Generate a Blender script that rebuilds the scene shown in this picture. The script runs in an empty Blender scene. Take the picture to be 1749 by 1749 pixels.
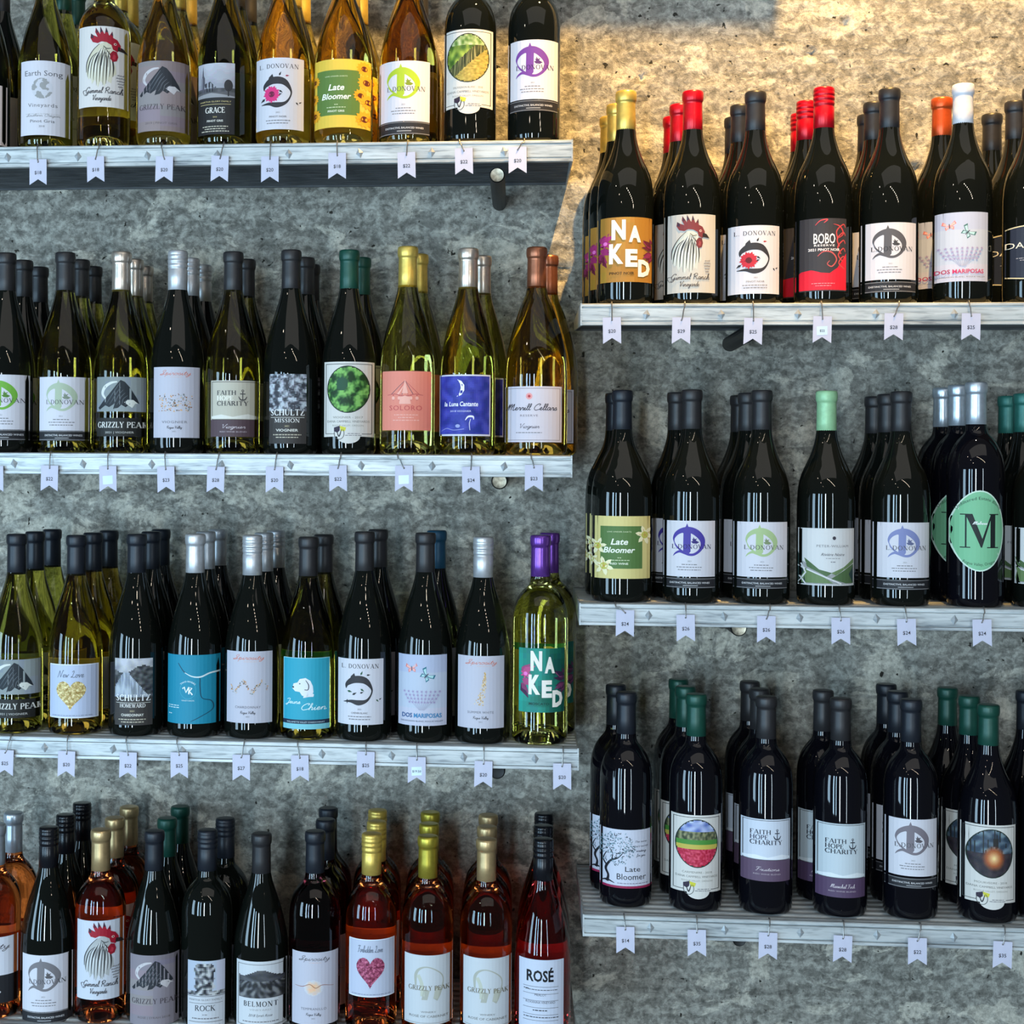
import bpy, bmesh, math, random
import numpy as np
from mathutils import Vector, Matrix, noise as mnoise
from mathutils.geometry import tessellate_polygon
random.seed(7)
SC = bpy.context.scene
COL = SC.collection
PI = math.pi

# ------------------------------------------------------------------ camera
F = 2650.0; PPX, PPY = 651.0, 790.0; TH = math.atan(0.09); ROLL = 0.006
FACE = -0.29                      # plane of the shelf front faces (the wall is y = 0)
CAM = Vector((0.0, FACE - 2.28, 0.0))
fw = Vector((-math.sin(TH), math.cos(TH), 0)); r0 = Vector((math.cos(TH), math.sin(TH), 0)); u0 = Vector((0, 0, 1))
rt = r0*math.cos(ROLL) + u0*math.sin(ROLL); up = u0*math.cos(ROLL) - r0*math.sin(ROLL)
cd = bpy.data.cameras.new('camera'); cam = bpy.data.objects.new('camera', cd); COL.objects.link(cam)
cam.matrix_world = Matrix(((rt.x, up.x, -fw.x, CAM.x), (rt.y, up.y, -fw.y, CAM.y), (rt.z, up.z, -fw.z, CAM.z), (0, 0, 0, 1)))
cd.sensor_width = 36; cd.lens = F*36/1749; cd.shift_x = (874.5-PPX)/1749; cd.shift_y = -(874.5-PPY)/1749
cd.clip_start = 0.05; SC.camera = cam
SC.view_settings.view_transform = 'Standard'; SC.view_settings.look = 'None'
SC.view_settings.gamma = 1.0; SC.view_settings.use_curve_mapping = False
SC.view_settings.exposure = 0.1
SC.cycles.use_denoising = True; SC.cycles.adaptive_threshold = .02
SC.cycles.max_bounces = 10; SC.cycles.transmission_bounces = 8; SC.cycles.glossy_bounces = 4; SC.cycles.diffuse_bounces = 3

def P(px, py, y):
    """photograph pixel -> point on the vertical plane at depth y"""
    d = fw*F + rt*(px-PPX) - up*(py-PPY)
    t = (y-CAM.y)/d.y
    return CAM + d*t
def PROJ(p):
    v = Vector(p)-CAM; z = v.dot(fw)
    return (PPX+F*v.dot(rt)/z, PPY-F*v.dot(up)/z)

# ------------------------------------------------------------------ world and lamps
def lin(c):
    c = c/255.0
    return c/12.92 if c <= .04045 else ((c+.055)/1.055)**2.4
def RGB(r, g, b): return (lin(r), lin(g), lin(b), 1.0)
w = bpy.data.worlds.new('world'); SC.world = w; w.use_nodes = True
w.node_tree.nodes['Background'].inputs[0].default_value = (0.50, 0.56, 0.62, 1)
w.node_tree.nodes['Background'].inputs[1].default_value = 0.12
def aim(o, target):
    o.rotation_euler = (Vector(target)-o.location).to_track_quat('-Z', 'Y').to_euler()
def area(name, loc, target, sx, sy, power, color):
    l = bpy.data.lights.new(name, 'AREA'); l.shape = 'RECTANGLE'; l.size = sx; l.size_y = sy
    l.energy = power; l.color = color
    o = bpy.data.objects.new(name, l); COL.objects.link(o); o.location = loc; aim(o, target); return o
# daylight through the tall shop windows behind and left of the photographer
for wx, wy, ww, wp in [(-4.3, -3.0, 1.0, 84), (-2.75, -4.2, .42, 66), (-1.95, -4.7, .20, 44), (-.62, -5.0, .26, 84), (1.75, -4.9, .12, 28)]:
    area('window_light', (wx, wy, -.42), (wx*.12, -.3, -.42), ww, 2.2, wp, (.50, .77, 1) if wx < -1 else (.72, .88, 1))
# pale ceiling panel bouncing room light
area('ceiling_glow', (.4, -2.6, 2.3), (.2, -1.2, 0), 4.2, 1.8, 18, (1, .95, .88))
# warm ceiling lamp washing the upper wall
sp = bpy.data.lights.new('ceiling_spot', 'SPOT'); sp.energy = 590; sp.color = (1.0, .59, .18)
sp.spot_size = math.radians(35); sp.spot_blend = .35; sp.shadow_soft_size = .02
so = bpy.data.objects.new('ceiling_spot', sp); COL.objects.link(so); so.location = (0.55, -.80, 2.25); aim(so, (0.50, 0, .84)); so.scale = (2.1, 1, 1)
# strings of small bulbs
for k in range(9):
    for (bx_, by_, bz_) in ((.25+.24*k, -2.7-.16*k, 1.30-.02*k), (-1.5+.05*k, -1.9-.35*k, 1.35-.03*k)):
        if bx_ < 0 and k % 3: continue
        pl = bpy.data.lights.new('string_bulb', 'POINT'); pl.energy = 3.2; pl.color = (1, .88, .70); pl.shadow_soft_size = .026
        po = bpy.data.objects.new('string_bulb', pl); COL.objects.link(po); po.location = (bx_, by_, bz_)

# ------------------------------------------------------------------ materials
def mat(name, color=(.5, .5, .5, 1), rough=.5, metal=0.0, spec=.5, trans=0.0, ior=1.45, coat=0.0, attr=False):
    m = bpy.data.materials.new(name); m.use_nodes = True
    b = m.node_tree.nodes['Principled BSDF']
    b.inputs['Base Color'].default_value = color; b.inputs['Roughness'].default_value = rough
    b.inputs['Metallic'].default_value = metal; b.inputs['IOR'].default_value = ior
    b.inputs['Specular IOR Level'].default_value = spec
    b.inputs['Transmission Weight'].default_value = trans
    b.inputs['Coat Weight'].default_value = coat
    if attr:
        a = m.node_tree.nodes.new('ShaderNodeVertexColor'); a.layer_name = 'Col'
        m.node_tree.links.new(a.outputs[0], b.inputs['Base Color'])
    return m
def nd(m, t, **kw):
    n = m.node_tree.nodes.new(t)
    for k, v in kw.items():
        if k in n.inputs: n.inputs[k].default_value = v
        else: setattr(n, k, v)
    return n
def lk(m, a, b): m.node_tree.links.new(a, b)
def ramp(m, src, stops):
    n = m.node_tree.nodes.new('ShaderNodeValToRGB'); e = n.color_ramp.elements
    while len(e) < len(stops): e.new(.5)
    for el, (p, c) in zip(e, stops): el.position = p; el.color = c
    lk(m, src, n.inputs[0]); return n
def mixc(m, fac, a, b, mode='MIX'):
    n = m.node_tree.nodes.new('ShaderNodeMix'); n.data_type = 'RGBA'; n.blend_type = mode
    for sock, v in ((n.inputs[0], fac), (n.inputs[6], a), (n.inputs[7], b)):
        if hasattr(v, 'links'): lk(m, v, sock)
        else: sock.default_value = v
    return n.outputs[2]
def vary(m, scale=60, amount=.25, rscale=None, stretch=(1, 1, 1)):
    """slight procedural wear: noise modulating colour and roughness"""
    b = m.node_tree.nodes['Principled BSDF']
    tc = nd(m, 'ShaderNodeTexCoord'); mp = nd(m, 'ShaderNodeMapping'); mp.inputs['Scale'].default_value = stretch
    lk(m, tc.outputs['Object'], mp.inputs[0])
    n = nd(m, 'ShaderNodeTexNoise', Scale=scale, Detail=4.0); lk(m, mp.outputs[0], n.inputs['Vector'])
    base = tuple(b.inputs['Base Color'].default_value)
    dark = tuple(c*(1-amount) for c in base[:3])+(1,); lite = tuple(min(1, c*(1+amount)) for c in base[:3])+(1,)
    rp = ramp(m, n.outputs[0], [(.35, dark), (.65, lite)]); lk(m, rp.outputs[0], b.inputs['Base Color'])
    return n
PAPER = mat('printed_paper', rough=.55, spec=.35, attr=True)
FOIL = mat('printed_foil', rough=.22, metal=.9, attr=True)
BACK = mat('back_label_paper', RGB(176, 170, 150), rough=.7); vary(BACK, 90, .05)
GLASS = {}
def glass(kind):
    if kind in GLASS: return GLASS[kind]
    d = {'dark':   ((.004, .005, .004, 1), 0.0), 'black': ((.003, .003, .005, 1), 0.0),
         'olive':  (RGB(182, 174, 72), 1.0), 'amber': (RGB(232, 212, 108), 1.0), 'yellow': (RGB(228, 228, 130), 1.0),
         'brown':  (RGB(204, 174, 70), 1.0), 'moss': (RGB(132, 130, 52), 1.0),
         'rose':   (RGB(240, 126, 58), 1.0), 'redrose': (RGB(212, 60, 58), 1.0), 'plum': (RGB(96, 36, 46), 1.0)}[kind]
    m = mat('glass_'+kind, d[0], rough=.012 if d[1] else .018, trans=d[1], ior=1.46, spec=.5)
    GLASS[kind] = m; return m
CAPM = {}
CAPC = {'charcoal': ((42, 41, 43), .40, .1), 'navy': ((30, 34, 42), .40, .15), 'black': ((22, 23, 28), .25, .2), 'green': ((24, 72, 60), .38, .2),
        'silver': ((196, 198, 202), .36, .55), 'champagne': ((214, 200, 186), .28, .8), 'brightsilver': ((196, 206, 216), .3, .7),
        'gold': ((214, 184, 92), .36, .6), 'tan': ((196, 168, 122), .35, .7), 'olivegold': ((176, 160, 60), .33, .7),
        'copper': ((150, 92, 66), .32, .7), 'orange': ((206, 84, 34), .33, .4), 'red': ((196, 8, 30), .30, .25),
        'white': ((214, 214, 220), .4, 0), 'mint': ((150, 196, 150), .38, .1), 'teal': ((44, 110, 100), .38, .2),
        'purple': ((112, 66, 160), .25, .6), 'bluecap': ((30, 72, 96), .4, .2)}
def capmat(k):
    if k not in CAPM:
        c, r, me = CAPC[k]; CAPM[k] = mat('capsule_'+k, RGB(*c), rough=r, metal=me); vary(CAPM[k], 120, .08)
    return CAPM[k]

# concrete wall
def wall_material():
    m = mat('board_formed_concrete', rough=.86, spec=.25); b = m.node_tree.nodes['Principled BSDF']
    tc = nd(m, 'ShaderNodeTexCoord'); O = tc.outputs['Object']
    def N(scale, detail=5, rough=.55, dist=0.0, st=(1, 1, 1), off=(0, 0, 0)):
        mp = nd(m, 'ShaderNodeMapping'); mp.inputs['Scale'].default_value = st; mp.inputs['Location'].default_value = off
        lk(m, O, mp.inputs[0])
        n = nd(m, 'ShaderNodeTexNoise', Scale=scale, Detail=detail, Roughness=rough, Distortion=dist); lk(m, mp.outputs[0], n.inputs['Vector'])
        return n.outputs[0]
    broad = N(1.7, 3, .5)
    c = ramp(m, broad, [(.35, RGB(134, 134, 128)), (.65, RGB(158, 158, 151))]).outputs[0]
    streak = N(3.2, 5, .6, 0, (1, 1, 16), (3, 0, 1))
    c = mixc(m, .42, c, ramp(m, streak, [(.36, RGB(90, 86, 78)), (.66, RGB(186, 182, 170))]).outputs[0])
    worm = N(46, 8, .70, .6, (1, 1, 1.35), (7, 2, 1))
    wm = ramp(m, worm, [(.46, (0, 0, 0, 1)), (.55, (1, 1, 1, 1))]).outputs[0]
    c = mixc(m, .36, c, mixc(m, wm, RGB(92, 86, 76), RGB(188, 184, 172)))
    patch = N(8.5, 9, .66, .5, (1, 1, 1.7), (1, 0, 9))
    pm = ramp(m, patch, [(.54, (0, 0, 0, 1)), (.575, (1, 1, 1, 1))]).outputs[0]
    c = mixc(m, mixc(m, pm, (0, 0, 0, 1), (.62, .62, .62, 1)), c, RGB(212, 206, 190))
    fine = N(95, 7, .7)
    c = mixc(m, .75, c, ramp(m, fine, [(.34, (.36, .36, .36, 1)), (.60, (1.35, 1.35, 1.35, 1))]).outputs[0], 'MULTIPLY')
    pits = N(85, 2, .5, .3, (1, 1, 1), (4, 4, 4))
    pt = ramp(m, pits, [(.265, (0, 0, 0, 1)), (.30, (1, 1, 1, 1))]).outputs[0]
    c = mixc(m, pt, RGB(52, 50, 44), c)
    lk(m, c, b.inputs['Base Color'])
    hs = nd(m, 'ShaderNodeMath', operation='ADD'); hp = nd(m, 'ShaderNodeMath', operation='MULTIPLY'); hp.inputs[1].default_value = .6
    lk(m, pt, hp.inputs[0]); lk(m, hp.outputs[0], hs.inputs[0])
    h2 = nd(m, 'ShaderNodeMath', operation='ADD'); lk(m, fine, h2.inputs[0]); lk(m, worm, h2.inputs[1]); lk(m, h2.outputs[0], hs.inputs[1])
    bp = nd(m, 'ShaderNodeBump', Strength=.75, Distance=.004); lk(m, hs.outputs[0], bp.inputs['Height']); lk(m, bp.outputs[0], b.inputs['Normal'])
    return m
WALLM = wall_material()
SHELFM = mat('whitewashed_metal', RGB(206, 210, 212), rough=.42, metal=.25)
def shelf_mat():
    m = SHELFM; b = m.node_tree.nodes['Principled BSDF']; tc = nd(m, 'ShaderNodeTexCoord')
    mp = nd(m, 'ShaderNodeMapping'); mp.inputs['Scale'].default_value = (1, 6, 9); lk(m, tc.outputs['Object'], mp.inputs[0])
    n = nd(m, 'ShaderNodeTexNoise', Scale=9.0, Detail=7.0, Distortion=.6); lk(m, mp.outputs[0], n.inputs['Vector'])
    n2 = nd(m, 'ShaderNodeTexNoise', Scale=34.0, Detail=5.0); lk(m, mp.outputs[0], n2.inputs['Vector'])
    c = ramp(m, n.outputs[0], [(.3, RGB(128, 136, 142)), (.48, RGB(176, 182, 184)), (.7, RGB(208, 212, 212))]).outputs[0]
    c = mixc(m, .35, c, ramp(m, n2.outputs[0], [(.34, RGB(84, 88, 90)), (.5, RGB(190, 194, 194))]).outputs[0])
    lk(m, c, b.inputs['Base Color'])
    bp = nd(m, 'ShaderNodeBump', Strength=.2, Distance=.001); lk(m, n2.outputs[0], bp.inputs['Height']); lk(m, bp.outputs[0], b.inputs['Normal'])
shelf_mat()
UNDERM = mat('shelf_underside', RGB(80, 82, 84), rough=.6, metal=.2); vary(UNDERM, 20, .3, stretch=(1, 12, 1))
BOLTM = mat('bolt_metal', RGB(176, 182, 186), rough=.35, metal=.35); vary(BOLTM, 80, .15)
RODM = mat('rod_black', RGB(30, 30, 30), rough=.5, metal=.3); vary(RODM, 60, .3)
RODEND = mat('rod_end_steel', RGB(176, 166, 146), rough=.45, metal=.7); vary(RODEND, 140, .4)
WIREM = mat('wire_steel', RGB(150, 148, 145), rough=.3, metal=.9); vary(WIREM, 80, .1)
TAGM = mat('tag_paper', RGB(196, 196, 214), rough=.7); vary(TAGM, 60, .03)
INKM = mat('tag_ink', RGB(40, 38, 48), rough=.6); vary(INKM, 60, .2)
STICKM = mat('tag_sticker', RGB(206, 226, 240), rough=.3); vary(STICKM, 60, .05)

# ------------------------------------------------------------------ mesh helpers
def link(name, me, m=None, parent=None, smooth=False):
    if m is not None and not me.materials: me.materials.append(m)
    if smooth: me.shade_smooth()
    o = bpy.data.objects.new(name, me); COL.objects.link(o)
    if parent is not None: o.parent = parent
    return o
def mesh_from(name, vs, fs, m=None):
    me = bpy.data.meshes.new(name); me.from_pydata(vs, [], fs); me.update()
    if m is not None: me.materials.append(m)
    return me
def tag(o, label=None, cat=None, group=None, kind=None):
    if label: o['label'] = label
    if cat: o['category'] = cat
    if group: o['group'] = group
    if kind: o['kind'] = kind
    return o
def lathe(name, prof, seg=40):
    vs, fs = [], []; rings = []
    for r, z in prof:
        if r < 1e-6: rings.append([len(vs)]); vs.append((0, 0, z))
        else:
            rings.append(list(range(len(vs), len(vs)+seg)))
            for i in range(seg):
                a = 2*PI*i/seg; vs.append((r*math.cos(a), r*math.sin(a), z))
    for A, B in zip(rings, rings[1:]):
        for i in range(seg):
            j = (i+1) % seg
            a0, a1 = (A[0], A[0]) if len(A) == 1 else (A[i], A[j]); b0, b1 = (B[0], B[0]) if len(B) == 1 else (B[i], B[j])
            f = [a0, a1, b1, b0]; g = []
            for v in f:
                if v not in g: g.append(v)
            fs.append(g)
    me = mesh_from(name, vs, fs); me.shade_smooth(); return me
def smooth_prof(pts, n=3):
    """Catmull-Rom through the profile points"""
    out = []
    for i in range(len(pts)-1):
        p0 = pts[max(i-1, 0)]; p1 = pts[i]; p2 = pts[i+1]; p3 = pts[min(i+2, len(pts)-1)]
        for k in range(n):
            t = k/n
            out.append(tuple(.5*((2*p1[a])+(-p0[a]+p2[a])*t+(2*p0[a]-5*p1[a]+4*p2[a]-p3[a])*t*t+(-p0[a]+3*p1[a]-3*p2[a]+p3[a])*t**3) for a in (0, 1)))
    out.append(pts[-1]); return out
BASE = [(0, .022), (.010, .0215), (.020, .017), (.028, .006), (.033, .0008)]
def bottle_mesh(shape, R, H, full=False):
    if shape == 'burg':
        k = (H-.061)/.239; s = R/.042
        body = [(.0365, 0), (.0395, .0015), (.0415, .006), (.042, .014), (.042, .06), (.042, .105), (.0412, .130), (.0395, .146), (.0362, .162), (.0325, .178), (.0280, .194), (.0222, .212), (.0172, .228), (.0142, .243)]
        if full: body = body[:6]+[(.0420, .136), (.0414, .151), (.0397, .166), (.0360, .180), (.0303, .192), (.0243, .2045), (.0192, .218), (.0158, .231), (.0144, .243)]
        pts = [(r*s if r > .02 else r, z*k if z > .02 else z) for r, z in body]
    else:
        k = (H-.061)/.249; s = R/.0385
        body = [(.0335, 0), (.0362, .0015), (.0380, .006), (.0385, .014), (.0385, .10), (.0385, .178), (.0382, .186), (.0372, .196), (.0350, .2065), (.0306, .2175), (.0240, .2275), (.0185, .234), (.0155, .240), (.0143, .250)]
        pts = [(r*s if r > .02 else r, z*k if z > .02 else z) for r, z in body]
    base = [(r*R/.042, z) for r, z in BASE]
    neck = [(.0137, H-.050), (.0135, H-.004), (.0115, H-.003), (0, H-.003)]
    prof = base + pts[:5] + smooth_prof(pts[5:], 2) + neck
    return lathe('glass_body', prof)
def cap_mesh(kind, H):
    if kind == 'screw':
        p = [(.0143, H-.061), (.0149, H-.0605), (.0149, H-.030), (.0143, H-.029), (.0143, H-.027), (.0150, H-.026), (.0153, H-.022), (.0147, H-.021), (.0147, H-.019),
             (.0155, H-.018), (.0155, H-.0145), (.0149, H-.0138), (.0149, H-.0125), (.0154, H-.0118), (.0154, H-.008), (.0149, H-.0072), (.0152, H-.006), (.0152, H-.003), (.0143, H-.0006), (.0120, H), (0, H)]
    else:
        p = [(.0141, H-.062), (.0146, H-.0615), (.0143, H-.040), (.0140, H-.020), (.0141, H-.0165), (.0147, H-.0160), (.0150, H-.0150), (.0155, H-.0135), (.0158, H-.009), (.0157, H-.004), (.0150, H-.0012), (.0135, H-.0002), (.012, H), (0, H)]
    return lathe('capsule', p, 32)

# ------------------------------------------------------------------ text outlines (built-in typeface)
_TX = {}
def text2d(s, bold=0.0, shear=0.0, space=1.0):
    key = (s, bold, shear, space)
    if key in _TX: return _TX[key]
    cu = bpy.data.curves.new('lettering', 'FONT'); cu.body = s; cu.size = 1.0; cu.align_x = 'CENTER'
    cu.offset = bold; cu.shear = shear; cu.space_character = space; cu.resolution_u = 2
    o = bpy.data.objects.new('lettering', cu)
    me = bpy.data.meshes.new_from_object(o)
    vs = [(v.co.x, v.co.y) for v in me.vertices]; fs = [tuple(p.vertices) for p in me.polygons]
    bpy.data.meshes.remove(me); bpy.data.objects.remove(o); bpy.data.curves.remove(cu)
    if vs:
        x0 = min(v[0] for v in vs); x1 = max(v[0] for v in vs)
        vs = [(x-(x0+x1)/2, y) for x, y in vs]; wd = x1-x0
    else: wd = 1
    _TX[key] = (vs, fs, wd); return _TX[key]

def arcw(cx, cy, rx, ry, a0, a1, n=14, T=.15, t=.05):
    out = []
    for i in range(n+1):
        a = math.radians(a0+(a1-a0)*i/n); out.append((cx+rx*math.cos(a), cy+ry*math.sin(a), t+(T-t)*abs(math.cos(a))))
    return out
def L2(a, b, w): return [a+(w,), b+(w,)]
_T, _t = .15, .055
SERIF = {
 'A': (.78, [L2((.06, 0), (.38, 1), _t), L2((.37, 1), (.70, 0), _T), L2((.17, .34), (.58, .34), _t)], [(.06, 0), (.70, 0)]),
 'B': (.66, [L2((.14, 0), (.14, 1), _T), arcw(.30, .75, .22, .23, 90, -90), arcw(.30, .26, .27, .25, 90, -90), L2((.1, .98), (.3, .98), _t), L2((.1, .51), (.3, .51), _t), L2((.1, .02), (.3, .02), _t)], []),
 'C': (.74, [arcw(.42, .5, .34, .48, 42, 318), L2((.69, .72), (.69, .98), _t)], []),
 'D': (.80, [L2((.14, 0), (.14, 1), _T), arcw(.28, .5, .42, .48, 90, -90), L2((.06, .98), (.3, .98), _t), L2((.06, .02), (.3, .02), _t)], []),
 'E': (.64, [L2((.14, 0), (.14, 1), _T), L2((.06, .975), (.56, .975), _t), L2((.06, .025), (.58, .025), _t), L2((.14, .52), (.44, .52), _t), L2((.56, .80), (.56, 1), _t), L2((.58, 0), (.58, .22), _t), L2((.44, .42), (.44, .62), _t)], []),
 'F': (.60, [L2((.14, 0), (.14, 1), _T), L2((.06, .975), (.56, .975), _t), L2((.14, .52), (.44, .52), _t), L2((.55, .78), (.55, 1), _t)], [(.14, 0)]),
 'G': (.80, [arcw(.42, .5, .34, .48, 42, 318), L2((.68, .04), (.68, .42), .13), L2((.55, .42), (.78, .42), _t)], []),
 'H': (.84, [L2((.14, 0), (.14, 1), _T), L2((.68, 0), (.68, 1), _T), L2((.14, .52), (.68, .52), _t)], [(.14, 0), (.14, 1), (.68, 0), (.68, 1)]),
 'I': (.34, [L2((.16, 0), (.16, 1), _T)], [(.16, 0), (.16, 1)]),
 'K': (.76, [L2((.14, 0), (.14, 1), _T), L2((.16, .42), (.60, 1), _t), L2((.30, .58), (.64, 0), _T)], [(.14, 0), (.14, 1), (.64, 0), (.60, 1)]),
 'L': (.62, [L2((.14, 0), (.14, 1), _T), L2((.06, .025), (.56, .025), _t), L2((.56, 0), (.56, .24), _t)], [(.14, 1)]),
 'M': (.98, [L2((.14, 0), (.14, 1), _t), L2((.16, 1), (.47, .1), _T), L2((.47, .05), (.78, 1), _t), L2((.82, 0), (.82, 1), _T)], [(.14, 0), (.12, 1), (.82, 0), (.84, 1)]),
 'N': (.86, [L2((.13, 0), (.13, 1), _t), L2((.13, 1), (.70, 0), _T), L2((.71, 0), (.71, 1), _t)], [(.13, 0), (.09, 1), (.71, 1)]),
 'O': (.86, [arcw(.43, .5, .35, .48, 0, 360, 22)], []),
 'P': (.64, [L2((.14, 0), (.14, 1), _T), arcw(.30, .73, .26, .25, 90, -90), L2((.06, .975), (.3, .975), _t), L2((.14, .48), (.3, .48), _t)], [(.14, 0)]),
 'R': (.76, [L2((.14, 0), (.14, 1), _T), arcw(.30, .75, .24, .23, 90, -90), L2((.06, .975), (.3, .975), _t), L2((.14, .52), (.32, .52), _t), L2((.34, .52), (.66, 0), _T)], [(.14, 0), (.66, 0)]),
 'S': (.58, [[(.50, .80, _t), (.42, .96, .06), (.24, .97, .07), (.12, .80, .11), (.18, .60, .14), (.40, .42, .14), (.50, .22, .11), (.38, .04, .07), (.20, .03, .06), (.09, .20, _t)]], []),
 'T': (.72, [L2((.36, 0), (.36, 1), _T), L2((.06, .975), (.66, .975), _t), L2((.07, .80), (.07, 1), _t), L2((.65, .80), (.65, 1), _t)], [(.36, 0)]),
 'U': (.80, [[(.14, 1, _T), (.14, .36, _T), (.20, .10, .11), (.38, .02, .06), (.56, .10, .05), (.64, .36, .05), (.64, 1, .05)]], [(.14, 1), (.64, 1)]),
 'V': (.78, [L2((.10, 1), (.40, 0), _T), L2((.40, 0), (.68, 1), _t)], [(.10, 1), (.68, 1)]),
 'W': (1.1, [L2((.10, 1), (.34, 0), _T), L2((.34, 0), (.54, 1), _t), L2((.54, 1), (.76, 0), _T), L2((.76, 0), (.98, 1), _t)], [(.10, 1), (.98, 1)]),
 'Y': (.74, [L2((.10, 1), (.37, .46), _T), L2((.64, 1), (.37, .46), _t), L2((.37, 0), (.37, .48), _T)], [(.10, 1), (.64, 1), (.37, 0)]),
 'Z': (.66, [L2((.08, .97), (.58, .97), _t), L2((.56, .97), (.10, .03), _T), L2((.08, .03), (.60, .03), _t), L2((.09, .78), (.09, 1), _t), L2((.59, 0), (.59, .24), _t)], []),
 '.': (.26, [L2((.12, 0), (.12, .13), .13)], []), '-': (.4, [L2((.05, .4), (.33, .4), _t)], []), ' ': (.36, [], []), ',': (.26, [L2((.13, .1), (.08, -.14), .09)], [])}
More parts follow.
